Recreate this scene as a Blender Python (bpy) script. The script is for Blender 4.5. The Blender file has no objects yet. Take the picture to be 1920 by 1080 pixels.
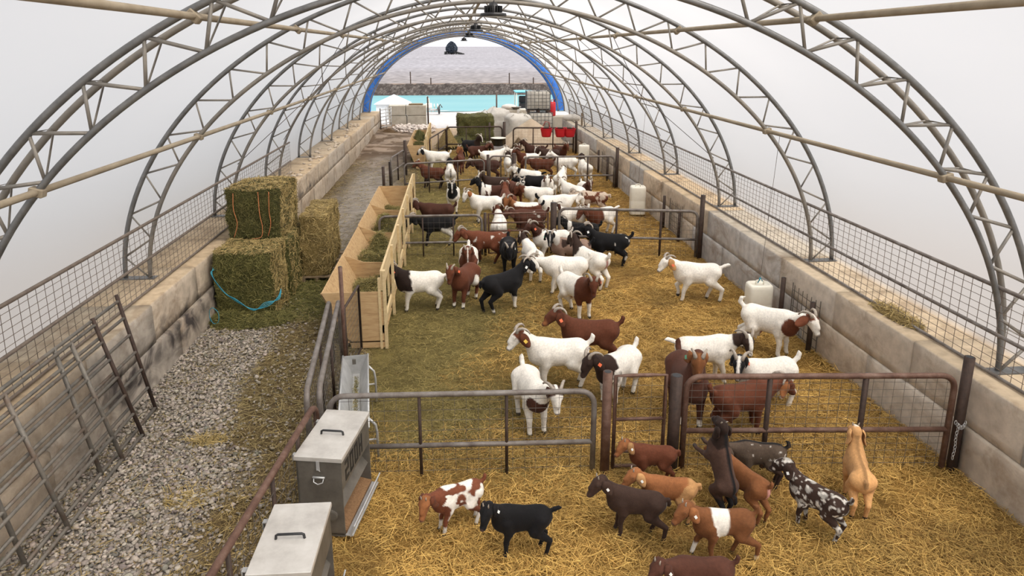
import bpy, math, random
import numpy as np
from mathutils import Vector, Matrix

scene = bpy.context.scene
COL = scene.collection
rng = np.random.default_rng(7)
random.seed(7)

# ------------------------------------------------------------------ camera, sky, sun, exposure
F_PX, CXP, CYP, CAM_H = 1280.0, 960.0, 400.0, 4.75
VPX, VPY = 850.0, 92.0                      # where the barn's long lines meet
TH = math.atan((CYP - VPY) / F_PX)
PSI = math.atan((CXP - VPX) / F_PX * math.cos(TH))
cam_data = bpy.data.cameras.new('camera')
cam = bpy.data.objects.new('camera', cam_data)
COL.objects.link(cam)
cam.location = (0, 0, CAM_H)
cam.rotation_euler = (math.pi / 2 - TH, 0, -PSI)
cam_data.sensor_width = 36.0
cam_data.lens = 36.0 * F_PX / 1920.0
cam_data.shift_y = -(540 - CYP) / 1920.0
cam_data.clip_end = 3000
scene.camera = cam

world = bpy.data.worlds.new('overcast_sky')
scene.world = world
world.use_nodes = True
wn = world.node_tree
wn.nodes.clear()
w_out = wn.nodes.new('ShaderNodeOutputWorld')
w_bg = wn.nodes.new('ShaderNodeBackground')
w_bg.inputs['Color'].default_value = (0.94, 0.96, 1.0, 1)
w_bg.inputs['Strength'].default_value = 1.6
wn.links.new(w_bg.outputs[0], w_out.inputs['Surface'])

sun_data = bpy.data.lights.new('sun', 'SUN')
sun_data.energy = 7.5
sun_data.angle = math.radians(48)
sun_data.color = (1.0, 0.93, 0.86)
sun = bpy.data.objects.new('sun', sun_data)
COL.objects.link(sun)
sun.rotation_euler = Vector((.38, -.28, .88)).to_track_quat('Z', 'Y').to_euler()   # bright hazy sun patch, high and a little behind the camera
sun.location = (20, -10, 30)

scene.view_settings.view_transform = 'Standard'
scene.view_settings.look = 'None'
scene.view_settings.gamma = 1.0
scene.view_settings.use_curve_mapping = False
scene.view_settings.exposure = -0.10

# ------------------------------------------------------------------ finding floor positions from the photo
_fh = np.array([math.sin(PSI), math.cos(PSI), 0]); _rt = np.array([math.cos(PSI), -math.sin(PSI), 0])
_up = np.array([0, 0, 1.0]); _fwd = math.cos(TH) * _fh - math.sin(TH) * _up; _dn = -(math.cos(TH) * _up + math.sin(TH) * _fh)
def _ray(x, y): return (x - CXP) / F_PX * _rt + (y - CYP) / F_PX * _dn + _fwd
def G(x, y, z=0.0):
    d = _ray(x, y); t = (z - CAM_H) / d[2]; p = d * t; return Vector((p[0], p[1], z))
def onY(x, y, Y):
    d = _ray(x, y); p = d * (Y / d[1]); return Vector((p[0], p[1], p[2] + CAM_H))

# ------------------------------------------------------------------ materials
def _nodes(name):
    m = bpy.data.materials.new(name); m.use_nodes = True
    nt = m.node_tree; b = nt.nodes['Principled BSDF']
    return m, nt, b
def mat(name, cols, scale=6.0, rough=0.6, metal=0.0, bump=0.0, detail=5.0, stretch=(1, 1, 1), bscale=None, contrast=(0.3, 0.7), spec=0.5):
    """Noise between two or three colours, with an optional bump."""
    m, nt, b = _nodes(name)
    tc = nt.nodes.new('ShaderNodeTexCoord'); mp = nt.nodes.new('ShaderNodeMapping'); mp.inputs['Scale'].default_value = stretch
    nt.links.new(tc.outputs['Object'], mp.inputs['Vector'])
    no = nt.nodes.new('ShaderNodeTexNoise'); no.inputs['Scale'].default_value = scale; no.inputs['Detail'].default_value = detail
    no.inputs['Roughness'].default_value = 0.65
    nt.links.new(mp.outputs[0], no.inputs['Vector'])
    cr = nt.nodes.new('ShaderNodeValToRGB')
    el = cr.color_ramp.elements
    el[0].position, el[1].position = contrast
    el[0].color = (*cols[0], 1); el[1].color = (*cols[-1], 1)
    if len(cols) == 3:
        e = el.new(sum(contrast) / 2); e.color = (*cols[1], 1)
    nt.links.new(no.outputs['Fac'], cr.inputs['Fac']); nt.links.new(cr.outputs['Color'], b.inputs['Base Color'])
    b.inputs['Roughness'].default_value = rough; b.inputs['Metallic'].default_value = metal
    b.inputs['Specular IOR Level'].default_value = spec
    if bump:
        n2 = nt.nodes.new('ShaderNodeTexNoise'); n2.inputs['Scale'].default_value = bscale or scale * 4; n2.inputs['Detail'].default_value = 6
        nt.links.new(mp.outputs[0], n2.inputs['Vector'])
        bp = nt.nodes.new('ShaderNodeBump'); bp.inputs['Strength'].default_value = bump; bp.inputs['Distance'].default_value = 0.02
        nt.links.new(n2.outputs['Fac'], bp.inputs['Height']); nt.links.new(bp.outputs[0], b.inputs['Normal'])
    return m
def attr_mat(name, rough=0.8, nscale=30.0, lo=0.8, hi=1.15, bump=0.15, spec=0.2, sheen=0.0, translucent=0.0):
    """Colour from the mesh's own 'col' attribute with a fine noise over it."""
    m, nt, b = _nodes(name)
    at = nt.nodes.new('ShaderNodeAttribute'); at.attribute_name = 'col'
    tc = nt.nodes.new('ShaderNodeTexCoord')
    no = nt.nodes.new('ShaderNodeTexNoise'); no.inputs['Scale'].default_value = nscale; no.inputs['Detail'].default_value = 4
    nt.links.new(tc.outputs['Object'], no.inputs['Vector'])
    mr = nt.nodes.new('ShaderNodeMapRange'); mr.inputs['From Min'].default_value = 0.3; mr.inputs['From Max'].default_value = 0.7
    mr.inputs['To Min'].default_value = lo; mr.inputs['To Max'].default_value = hi
    nt.links.new(no.outputs['Fac'], mr.inputs['Value'])
    mx = nt.nodes.new('ShaderNodeVectorMath'); mx.operation = 'SCALE'
    nt.links.new(at.outputs['Color'], mx.inputs[0]); nt.links.new(mr.outputs[0], mx.inputs['Scale'])
    nt.links.new(mx.outputs[0], b.inputs['Base Color'])
    b.inputs['Roughness'].default_value = rough; b.inputs['Specular IOR Level'].default_value = spec
    if sheen: b.inputs['Sheen Weight'].default_value = sheen
    if bump:
        bp = nt.nodes.new('ShaderNodeBump'); bp.inputs['Strength'].default_value = bump; bp.inputs['Distance'].default_value = 0.01
        n2 = nt.nodes.new('ShaderNodeTexNoise'); n2.inputs['Scale'].default_value = nscale * 3
        nt.links.new(tc.outputs['Object'], n2.inputs['Vector'])
        nt.links.new(n2.outputs['Fac'], bp.inputs['Height']); nt.links.new(bp.outputs[0], b.inputs['Normal'])
    return m

MAT = {}
MAT['steel'] = mat('galvanised_tube', [(0.12, 0.12, 0.117), (0.23, 0.228, 0.22)], 5, 0.5, 0.5, 0.1)
MAT['tube'] = mat('dusty_galvanised_tube', [(0.17, 0.16, 0.145), (0.29, 0.26, 0.215)], 3, 0.6, 0.3, 0.1)
MAT['dust'] = mat('dust_covered_purlin', [(0.22, 0.175, 0.115), (0.33, 0.275, 0.195)], 3, 0.85, 0.0, 0.1)
MAT['rust'] = mat('rusty_pipe', [(0.075, 0.036, 0.024), (0.13, 0.068, 0.045), (0.19, 0.12, 0.09)], 7, 0.65, 0.25, 0.25, stretch=(1, 1, 1))
MAT['darkrust'] = mat('dark_rusty_pipe', [(0.035, 0.022, 0.016), (0.075, 0.045, 0.032)], 9, 0.7, 0.2, 0.25)
MAT['pipe'] = mat('weathered_grey_pipe', [(0.085, 0.065, 0.055), (0.17, 0.145, 0.125), (0.24, 0.22, 0.20)], 5, 0.6, 0.25, 0.2)
MAT['wire'] = mat('grey_wire', [(0.10, 0.085, 0.07), (0.19, 0.17, 0.145)], 8, 0.6, 0.4)
MAT['wallwire'] = mat('brown_wire', [(0.12, 0.09, 0.07), (0.20, 0.16, 0.125)], 8, 0.7, 0.2)
MAT['wood'] = mat('new_lumber', [(0.52, 0.38, 0.19), (0.68, 0.53, 0.30)], 6, 0.75, 0, 0.15, stretch=(3, 0.4, 3))
MAT['ply'] = mat('plywood', [(0.36, 0.22, 0.10), (0.50, 0.33, 0.16), (0.58, 0.41, 0.22)], 5, 0.75, 0, 0.15, stretch=(0.6, 4, 4))
MAT['pallet'] = mat('old_pallet_wood', [(0.16, 0.11, 0.06), (0.26, 0.19, 0.11)], 8, 0.85, 0, 0.3)
MAT['feeder'] = mat('aluminium_feeder_sheet', [(0.47, 0.44, 0.40), (0.58, 0.55, 0.50), (0.66, 0.63, 0.58)], 4, 0.42, 0.35, 0.05, spec=0.5)
MAT['feederside'] = mat('dull_feeder_steel', [(0.105, 0.094, 0.077), (0.18, 0.162, 0.135)], 5, 0.5, 0.25, 0.1)
MAT['galv'] = mat('galvanised_sheet', [(0.42, 0.42, 0.41), (0.58, 0.58, 0.57)], 6, 0.45, 0.4, 0.05)
MAT['black'] = mat('black_plastic', [(0.012, 0.012, 0.013), (0.022, 0.022, 0.022)], 10, 0.4)
MAT['drum'] = mat('white_plastic_drum', [(0.70, 0.66, 0.55), (0.80, 0.77, 0.67)], 4, 0.45, 0, 0.03)
MAT['bag'] = mat('woven_bulk_bag', [(0.44, 0.41, 0.365), (0.56, 0.53, 0.48)], 5, 0.8, 0, 0.4, bscale=12)
MAT['ibc'] = mat('ibc_tank_plastic', [(0.42, 0.38, 0.32), (0.60, 0.57, 0.50)], 3, 0.5)
MAT['red'] = mat('red_plastic', [(0.50, 0.012, 0.02), (0.62, 0.02, 0.03)], 6, 0.4)
MAT['blue'] = mat('blue_tarp', [(0.03, 0.16, 0.62), (0.06, 0.25, 0.75)], 4, 0.6, 0, 0.2)
MAT['teal'] = mat('turquoise_rope', [(0.02, 0.22, 0.30), (0.05, 0.33, 0.42)], 20, 0.7)
MAT['tealroof'] = mat('turquoise_painted_sheet', [(0.06, 0.33, 0.42), (0.09, 0.42, 0.50)], 4, 0.5)
MAT['orange'] = mat('orange_twine', [(0.55, 0.16, 0.05), (0.7, 0.26, 0.10)], 20, 0.8)
MAT['horn'] = mat('goat_horn', [(0.24, 0.20, 0.16), (0.45, 0.39, 0.32)], 25, 0.5, 0, 0.3, stretch=(1, 1, 1))
MAT['eye'] = mat('goat_eye', [(0.02, 0.012, 0.006), (0.05, 0.03, 0.012)], 10, 0.15)
MAT['tagorange'] = mat('orange_ear_tag', [(0.80, 0.16, 0.06), (0.85, 0.2, 0.09)], 6, 0.4)
MAT['tagwhite'] = mat('white_ear_tag', [(0.75, 0.75, 0.72), (0.85, 0.85, 0.82)], 6, 0.4)
MAT['tagyellow'] = mat('yellow_ear_tag', [(0.75, 0.5, 0.06), (0.85, 0.6, 0.1)], 6, 0.4)
MAT['taggreen'] = mat('green_ear_tag', [(0.05, 0.35, 0.2), (0.08, 0.45, 0.27)], 6, 0.4)
MAT['coat'] = attr_mat('goat_coat', 0.8, 38.0, 0.84, 1.1, 0.30, 0.18, 0.04)
MAT['straw'] = attr_mat('straw_strands', 0.7, 12.0, 0.85, 1.15, 0.0, 0.25)
MAT['stone'] = attr_mat('gravel_stones', 0.85, 25.0, 0.8, 1.15, 0.2, 0.2)
MAT['sand'] = mat('sand_heap_surface', [(0.33, 0.25, 0.17), (0.46, 0.37, 0.27)], 3, 0.95, 0, 0.5, bscale=20)
MAT['block'] = mat('pale_block_concrete', [(0.34, 0.305, 0.24), (0.46, 0.42, 0.35)], 3, 0.9, 0, 0.3)
MAT['paint'] = mat('black_stencil_paint', [(0.012, 0.011, 0.01), (0.03, 0.027, 0.024)], 18, 0.6)
MAT['ground_feed'] = mat('brown_feed_pellets', [(0.17, 0.085, 0.035), (0.33, 0.19, 0.09)], 60, 0.9, 0, 0.5)
MAT['tree'] = attr_mat('distant_tree_leaves', 0.9, 3.0, 0.8, 1.2, 0.0, 0.1)

# ------------------------------------------------------------------ mesh helpers
def link(name, me, m=None, parent=None, smooth=False):
    o = bpy.data.objects.new(name, me); COL.objects.link(o)
    if m is not None: me.materials.append(MAT[m] if isinstance(m, str) else m)
    if parent is not None: o.parent = parent
    if smooth:
        me.polygons.foreach_set('use_smooth', np.ones(len(me.polygons), bool))
    return o
def tag(o, label, cat=None, group=None, kind=None):
    o['label'] = label
    if cat: o['category'] = cat
    if group: o['group'] = group
    if kind: o['kind'] = kind
    return o
def thing(name, label, cat, loc=(0, 0, 0), rz=0.0, group=None):
    o = bpy.data.objects.new(name, None); COL.objects.link(o)
    o.empty_display_size = 0.2
    o.location = loc; o.rotation_euler = (0, 0, rz)
    return tag(o, label, cat, group)
def mesh_np(name, V, polys, col=None):
    """polys: list of (n,k) int arrays."""
    me = bpy.data.meshes.new(name)
    V = np.asarray(V, np.float32)
    me.vertices.add(len(V)); me.vertices.foreach_set('co', V.ravel())
    tot = sum(p.size for p in polys); npol = sum(len(p) for p in polys)
    me.loops.add(tot); me.polygons.add(npol)
    me.loops.foreach_set('vertex_index', np.concatenate([p.ravel() for p in polys]).astype(np.int32))
    sizes = np.concatenate([np.full(len(p), p.shape[1]) for p in polys])
    st = np.concatenate([[0], np.cumsum(sizes)[:-1]]).astype(np.int32)
    me.polygons.foreach_set('loop_start', st)
    me.update(calc_edges=True)
    if col is not None:
        a = me.color_attributes.new('col', 'FLOAT_COLOR', 'POINT')
        c = np.ones((len(V), 4), np.float32); c[:, :3] = col
        a.data.foreach_set('color', c.ravel())
    return me

def smooth(pts, n=6):
    """Catmull-Rom through the points."""
    P_ = [np.asarray(p, float) for p in pts]; P_ = [2 * P_[0] - P_[1]] + P_ + [2 * P_[-1] - P_[-2]]; out = []
    for i in range(1, len(P_) - 2):
        a, b, c, d = P_[i - 1:i + 3]
        for k in range(n):
            t = k / n; out.append(tuple(.5 * (2 * b + (c - a) * t + (2 * a - 5 * b + 4 * c - d) * t * t + (3 * b - a - 3 * c + d) * t ** 3)))
    return out + [tuple(P_[-2])]

class MB:
    """Collects simple shapes into one mesh."""
    def __init__(s): s.v = []; s.f = []
    def add(s, vs, fs):
        n = len(s.v); s.v += [tuple(v) for v in vs]; s.f += [tuple(i + n for i in f) for f in fs]; return s
    def box(s, c, d, rot=None, bev=0.0):
        x, y, z = d[0] / 2, d[1] / 2, d[2] / 2
        if bev <= 0:
            vs = [Vector((i * x, j * y, k * z)) for k in (-1, 1) for j in (-1, 1) for i in (-1, 1)]
            fs = [(0, 2, 3, 1), (4, 5, 7, 6), (0, 1, 5, 4), (2, 6, 7, 3), (0, 4, 6, 2), (1, 3, 7, 5)]
        else:
            b = min(bev, x * .9, y * .9, z * .9)
            vs = []
            rings = [(-z, b), (-z + b, 0), (z - b, 0), (z, b)]
            for zz, ins in rings:
                xx, yy = x - ins, y - ins; bb = b if ins == 0 else b * .5
                for (px, py) in ((-xx + bb, -yy), (xx - bb, -yy), (xx, -yy + bb), (xx, yy - bb), (xx - bb, yy), (-xx + bb, yy), (-xx, yy - bb), (-xx, -yy + bb)):
                    vs.append(Vector((px, py, zz)))
            fs = [tuple(range(7, -1, -1)), tuple(range(24, 32))]
            for r in range(3):
                for i in range(8):
                    j = (i + 1) % 8; fs.append((r * 8 + i, r * 8 + j, r * 8 + 8 + j, r * 8 + 8 + i))
        M3 = rot if rot is not None else Matrix.Identity(3)
        return s.add([M3 @ v + Vector(c) for v in vs], fs)
    def tube(s, pts, r, n=8, cap=True, closed=False):
        pts = [Vector(p) for p in pts]
        rs = r if isinstance(r, (list, tuple)) else [r] * len(pts)
        N = len(pts); base = len(s.v); prev = None
        for i, p in enumerate(pts):
            a = pts[(i - 1) % N] if (i > 0 or closed) else p
            b = pts[(i + 1) % N] if (i < N - 1 or closed) else p
            t = (b - a).normalized()
            if prev is None:
                ref = Vector((0, 0, 1)) if abs(t.z) < .9 else Vector((1, 0, 0))
                u = t.cross(ref).normalized()
            else:
                u = prev - t * prev.dot(t)
                u = u.normalized() if u.length > 1e-6 else t.orthogonal().normalized()
            prev = u; w = t.cross(u)
            for k in range(n):
                an = 2 * math.pi * (k + .5) / n
                s.v.append(tuple(p + (u * math.cos(an) + w * math.sin(an)) * rs[i]))
        for i in range(N if closed else N - 1):
            i2 = (i + 1) % N
            for k in range(n):
                k2 = (k + 1) % n
                s.f.append((base + i * n + k, base + i * n + k2, base + i2 * n + k2, base + i2 * n + k))
        if cap and not closed:
            s.f.append(tuple(base + k for k in range(n - 1, -1, -1)))
            s.f.append(tuple(base + (N - 1) * n + k for k in range(n)))
        return s
    def lathe(s, prof, c=(0, 0, 0), n=20, axis=None):
        base = len(s.v); c = Vector(c)
        for (r, z) in prof:
            for k in range(n):
                a = 2 * math.pi * k / n
                v = Vector((r * math.cos(a), r * math.sin(a), z))
                s.v.append(tuple((axis @ v if axis is not None else v) + c))
        for i in range(len(prof) - 1):
            for k in range(n):
                k2 = (k + 1) % n
                s.f.append((base + i * n + k, base + i * n + k2, base + (i + 1) * n + k2, base + (i + 1) * n + k))
        s.f.append(tuple(base + k for k in range(n - 1, -1, -1)))
        s.f.append(tuple(base + (len(prof) - 1) * n + k for k in range(n)))
        return s
    def build(s, name, m, parent=None, smooth=False):
        me = bpy.data.meshes.new(name); me.from_pydata(s.v, [], s.f); me.update()
        return link(name, me, m, parent, smooth)

def hash3(i, seed):
    h = (i[..., 0].astype(np.int64) * 374761393 + i[..., 1].astype(np.int64) * 668265263 + i[..., 2].astype(np.int64) * 2147483647 + seed * 974634599) & 0xffffffff
    h = ((h ^ (h >> 13)) * 1274126177) & 0xffffffff
    h = (h ^ (h >> 16)) & 0xffffffff
    return h / 4294967295.0
def vnoise(p, seed=0):
    p = np.asarray(p, float); i = np.floor(p).astype(np.int64); f = p - i; f = f * f * (3 - 2 * f)
    r = 0
    for dx in (0, 1):
        for dy in (0, 1):
            for dz in (0, 1):
                w = (f[..., 0] if dx else 1 - f[..., 0]) * (f[..., 1] if dy else 1 - f[..., 1]) * (f[..., 2] if dz else 1 - f[..., 2])
                r = r + w * hash3(i + np.array([dx, dy, dz]), seed)
    return r
def vnoise2(x, y, s, seed=0):
    return vnoise(np.stack([x / s, y / s, np.zeros_like(x)], -1), seed) * .65 + vnoise(np.stack([x / s * 2.3, y / s * 2.3, np.ones_like(x)], -1), seed) * .35

def strands(C, D, L, Wd, up=None, bend=0.0):
    """Ribbon straws: centre, direction, length, width -> verts, quads (two segments each)."""
    n = len(C)
    D = D / np.linalg.norm(D, axis=1, keepdims=True)
    ref = np.tile([0, 0, 1.0], (n, 1)) if up is None else up
    ref = ref + rng.normal(0, .5, (n, 3))
    S = np.cross(D, ref); S /= np.linalg.norm(S, axis=1, keepdims=True) + 1e-9
    N = np.cross(S, D)
    L = L[:, None]; Wd = Wd[:, None]
    b = (rng.normal(0, 1, (n, 1)) * bend) * L
    a0 = C - D * L / 2; a1 = C + N * b; a2 = C + D * L / 2
    V = np.stack([a0 - S * Wd / 2, a0 + S * Wd / 2, a1 - S * Wd / 2, a1 + S * Wd / 2, a2 - S * Wd / 2, a2 + S * Wd / 2], 1).reshape(-1, 3)
    k = np.arange(n)[:, None] * 6
    Q = np.concatenate([k + np.array([[0, 1, 3, 2]]), k + np.array([[2, 3, 5, 4]])])
    return V, Q
# ------------------------------------------------------------------ the building shell
XL, XR, WALL_Z, XC = -4.43, 5.75, 1.15, 0.60
Y_NEAR, Y_END = -3.0, 41.2
PEN_X = -1.45                                # pens lie right of this, the alley left

def green_weight(x, y):
    """0 = golden straw, 1 = trodden greenish hay."""
    w = np.clip((3.3 - x) / 4.0, 0, 1) * np.clip((y - 6.2) / 2.5, 0, 1) * np.clip(1.35 - y / 40, .3, 1)
    return np.clip(w * 1.25 + (vnoise2(x, y, 1.6, 3) - .5) * .9 * (w > 0.02), 0, 1)
def gravel_weight(x, y):
    """1 = bare limestone gravel, 0 = covered in trodden hay."""
    edge = -2.95 + .55 * np.clip((9.5 - y) / 5, -1, 1) + (vnoise2(x, y, 1.3, 5) - .5) * 1.6
    g = np.clip((edge - x) / .5 + .3, 0, 1) * np.clip((12.3 - y) / 1.2, 0, 1)
    g2 = np.clip(1.5 - np.abs(x + 3.1) / .85, 0, 1) * np.clip((y - 14.0) / 3, 0, 1) * .9
    return np.clip(np.maximum(g, g2) + (vnoise2(x, y, .5, 9) - .5) * .5, 0, 1)

def floor_mesh():
    xs = np.concatenate([np.linspace(XL - .5, PEN_X, 50)[:-1], np.linspace(PEN_X, XR + .5, 90)])
    ys = np.concatenate([np.linspace(Y_NEAR, 3, 10)[:-1], np.linspace(3, 16, 190)[:-1], np.linspace(16, 42.5, 220)])
    X, Y = np.meshgrid(xs, ys, indexing='ij')
    x, y = X.ravel(), Y.ravel()
    pen = x > PEN_X + (vnoise2(x, y, .8, 11) - .5) * .3
    gw = green_weight(x, y)[:, None]; gr = gravel_weight(x, y)[:, None]
    n1 = vnoise2(x, y, .16, 21)[:, None]; n2 = vnoise2(x, y, 1.1, 22)[:, None]
    gold = np.array([.31, .18, .048]) * (.40 + .75 * n1) ; gold2 = np.array([.24, .135, .05])
    straw = gold * (n2 > .35) + (gold * .65 + gold2 * .35) * (n2 <= .35)
    hay = np.array([.155, .122, .043]) * (.6 + .8 * n1)
    penc = straw * (1 - gw) + hay * gw
    alley = np.array([.135, .095, .045]) * (.6 + .7 * n1) * (1 - gr) + np.array([.31, .275, .235]) * (.6 + .7 * n1) * gr
    far_mud = np.clip((y - 27 + (vnoise2(x, y, 1.5, 44) - .5) * 6) / 4, 0, 1)[:, None]
    alley = alley * (1 - far_mud) + far_mud * (np.array([.15, .105, .07]) + np.array([.14, .12, .10]) * (vnoise2(x, y, .5, 45)[:, None] > .55)) * (.5 + n2 * .9)
    far_dry = np.clip((y - 32.5) / 1.5, 0, 1)[:, None]
    penc = penc * (1 - far_dry) + far_dry * np.array([.36, .27, .18])
    c = np.where(pen[:, None], penc, alley)
    z = (vnoise2(x, y, .35, 31) - .5) * .03 + np.where(pen, .0, -.005)
    z += np.where(~pen, np.clip((y - 30) / 6, 0, 1) * (vnoise2(x, y, 2.2, 41)) * .32, 0)
    V = np.stack([x, y, z - .01], 1)
    ny = len(ys); i, j = np.meshgrid(np.arange(len(xs) - 1), np.arange(ny - 1), indexing='ij')
    a = (i * ny + j).ravel(); Q = np.stack([a, a + ny, a + ny + 1, a + 1], 1)
    return mesh_np('floor', V, [Q], c)
MAT['floor'] = attr_mat('bedding_and_gravel_floor', 0.95, 55.0, 0.65, 1.3, 0.8, 0.1)
tag(link('floor', floor_mesh(), 'floor', smooth=True), 'barn floor, gravel alley on one side and straw bedding on the other', kind='structure', cat='floor')

# --- concrete block walls
def concrete():
    m = attr_mat('precast_concrete', 0.92, 7.0, 0.82, 1.12, 0.35, 0.2)
    nt = m.node_tree; b = nt.nodes['Principled BSDF']
    src = b.inputs['Base Color'].links[0].from_socket
    tc = nt.nodes.new('ShaderNodeTexCoord')
    mp = nt.nodes.new('ShaderNodeMapping'); mp.inputs['Scale'].default_value = (1, 1, 1.6); nt.links.new(tc.outputs['Object'], mp.inputs[0])
    no = nt.nodes.new('ShaderNodeTexNoise'); no.inputs['Scale'].default_value = 1.1; no.inputs['Detail'].default_value = 9; no.inputs['Roughness'].default_value = .7
    no.inputs['Distortion'].default_value = .6
    nt.links.new(mp.outputs[0], no.inputs['Vector'])
    cr = nt.nodes.new('ShaderNodeValToRGB'); cr.color_ramp.elements[0].position = .50; cr.color_ramp.elements[1].position = .68
    cr.color_ramp.elements[0].color = (0, 0, 0, 1); cr.color_ramp.elements[1].color = (.7, .7, .7, 1)
    nt.links.new(no.outputs['Fac'], cr.inputs[0])
    mx = nt.nodes.new('ShaderNodeMix'); mx.data_type = 'RGBA'
    nt.links.new(cr.outputs[0], mx.inputs['Factor']); nt.links.new(src, mx.inputs['A']); mx.inputs['B'].default_value = (.22, .15, .09, 1)
    # manure smears, only on the alley wall
    at = nt.nodes.new('ShaderNodeAttribute'); at.attribute_name = 'smear'
    n3 = nt.nodes.new('ShaderNodeTexNoise'); n3.inputs['Scale'].default_value = 2.2; n3.inputs['Detail'].default_value = 8; n3.inputs['Distortion'].default_value = 1.2
    m3 = nt.nodes.new('ShaderNodeMapping'); m3.inputs['Scale'].default_value = (1, .8, 1.3); m3.inputs['Rotation'].default_value = (.7, 0, 0)
    nt.links.new(tc.outputs['Object'], m3.inputs[0]); nt.links.new(m3.outputs[0], n3.inputs['Vector'])
    ma = nt.nodes.new('ShaderNodeMath'); ma.operation = 'MULTIPLY_ADD'; ma.inputs[1].default_value = 4.2; ma.inputs[2].default_value = -2.45
    nt.links.new(n3.outputs['Fac'], ma.inputs[0])
    ad = nt.nodes.new('ShaderNodeMath'); ad.operation = 'ADD'; nt.links.new(ma.outputs[0], ad.inputs[0]); nt.links.new(at.outputs['Fac'], ad.inputs[1])
    mu = nt.nodes.new('ShaderNodeMath'); mu.operation = 'MULTIPLY'; mu.use_clamp = True
    nt.links.new(ad.outputs[0], mu.inputs[0]); nt.links.new(at.outputs['Fac'], mu.inputs[1])
    m2 = nt.nodes.new('ShaderNodeMix'); m2.data_type = 'RGBA'
    nt.links.new(mu.outputs[0], m2.inputs['Factor']); nt.links.new(mx.outputs['Result'], m2.inputs['A']); m2.inputs['B'].default_value = (.06, .05, .045, 1)
    nt.links.new(m2.outputs['Result'], b.inputs['Base Color'])
    return m
MAT['concrete'] = concrete()
def block_grid(c, d, b=.015, ny=6, nz=4):
    """A bevelled block, subdivided on its long face so colour can vary over it."""
    mb = MB(); mb.box(c, d, bev=b)
    return mb
def wall(name, label, x_in, side, y0, y1, joint, smear):
    V = []; F4 = []; F8 = []; C = []; S = []
    th = 1.02; xc = x_in + side * th / 2
    n = 0; L = 1.80
    for row in (0, 1):
        z0, z1 = (-.35, .565) if row == 0 else (.575, WALL_Z)
        y = joint - L * 12 + (L * .45 if row == 0 else 0)
        while y < y1:
            ya, yb = max(y, y0), min(y + L - .015, y1)
            y += L
            if yb - ya < .1: continue
            jx = rng.normal(0, .012) - (.03 * side if row == 0 else 0)
            t = rng.uniform(.88, 1.1); wv = rng.uniform(-.02, .02)
            base = np.array([.47 + wv, .395, .31 - wv]) * t * (.9 if row == 0 else 1)
            if side > 0: base = base * 1.22
            if side > 0 and rng.uniform() < .4: base = np.array([.50, .47, .435]) * t
            # a fine grid over top and inner face, plain elsewhere
            ny, nz = max(2, int((yb - ya) / .25)), 5
            ys = np.linspace(ya, yb, ny + 1)
            xi = x_in + jx; xo = x_in + side * th
            prof = [(xo, z0), (xi, z0)] + [(xi, z0 + (z1 - .02 - z0) * k / nz) for k in range(1, nz + 1)] + [(xi + side * .02, z1), (xi + side * .25, z1), (xo, z1)]
            m = len(prof); st = n
            for yy in ys:
                for (px, pz) in prof:
                    V.append((px, yy, pz)); C.append(base * np.array([1.0, .93, .80]) if pz >= WALL_Z else base)
                    s = 0.
                    if smear and pz < 1.0:
                        s = np.clip(1.15 - abs(pz - .42) / .6, 0, 1) * np.clip(1.5 - abs(yy - 10.2) / 3.6, 0, 1)
                        s = max(s, np.clip(1 - abs(pz - .7) / .4, 0, 1) * np.clip(1.3 - abs(yy - 19) / 7, 0, 1) * .8)
                    S.append(s)
            for a in range(len(ys) - 1):
                for k in range(m):
                    k2 = (k + 1) % m
                    q = (st + a * m + k, st + a * m + k2, st + (a + 1) * m + k2, st + (a + 1) * m + k)
                    F4.append(q if side > 0 else q[::-1])
            for a, rev in ((0, side > 0), (len(ys) - 1, side < 0)):
                p = [st + a * m + k for k in range(m)]
                F8.append(p[::-1] if rev else p)
            n += len(ys) * m
    me = mesh_np(name, V, [np.array(F4), np.array(F8)], np.array(C))
    a = me.attributes.new('smear', 'FLOAT', 'POINT'); a.data.foreach_set('value', np.array(S, np.float32))
    return tag(link(name, me, 'concrete'), label, kind='structure', cat='wall')
wall('wall_left', 'low block wall along the gravel alley, stained with manure', XL, -1, Y_NEAR, 41.5, G(343, 500, WALL_Z).y, True)
wall('wall_right', 'low concrete block wall along the straw pens', XR, 1, Y_NEAR, 36.5, G(1567, 547, WALL_Z).y, False)

# --- fabric cover
def profile(off, n=72):
    """Arch profile (x, z), from the right foot over the top to the left foot, offset outwards."""
    pts = []
    for i in range(n + 1):
        t = math.pi * i / n
        c, s_ = math.cos(t), math.sin(t); p = 2 / 1.86
        pts.append((5.55 * abs(c) ** p * (1 if c >= 0 else -1), 4.31 * abs(s_) ** p))
    P_ = np.array(pts)
    d = np.gradient(P_, axis=0); d /= np.linalg.norm(d, axis=1, keepdims=True)
    N_ = np.stack([d[:, 1], -d[:, 0]], 1)
    N_[0] = (1, 0); N_[-1] = (-1, 0)
    Q = P_ + N_ * off
    # even spacing
    s = np.concatenate([[0], np.cumsum(np.linalg.norm(np.diff(Q, axis=0), axis=1))])
    u = np.linspace(0, s[-1], n + 1)
    return np.stack([np.interp(u, s, Q[:, 0]) + XC, np.interp(u, s, Q[:, 1]) + WALL_Z], 1), s[-1]
CHORD = 0.38
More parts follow.
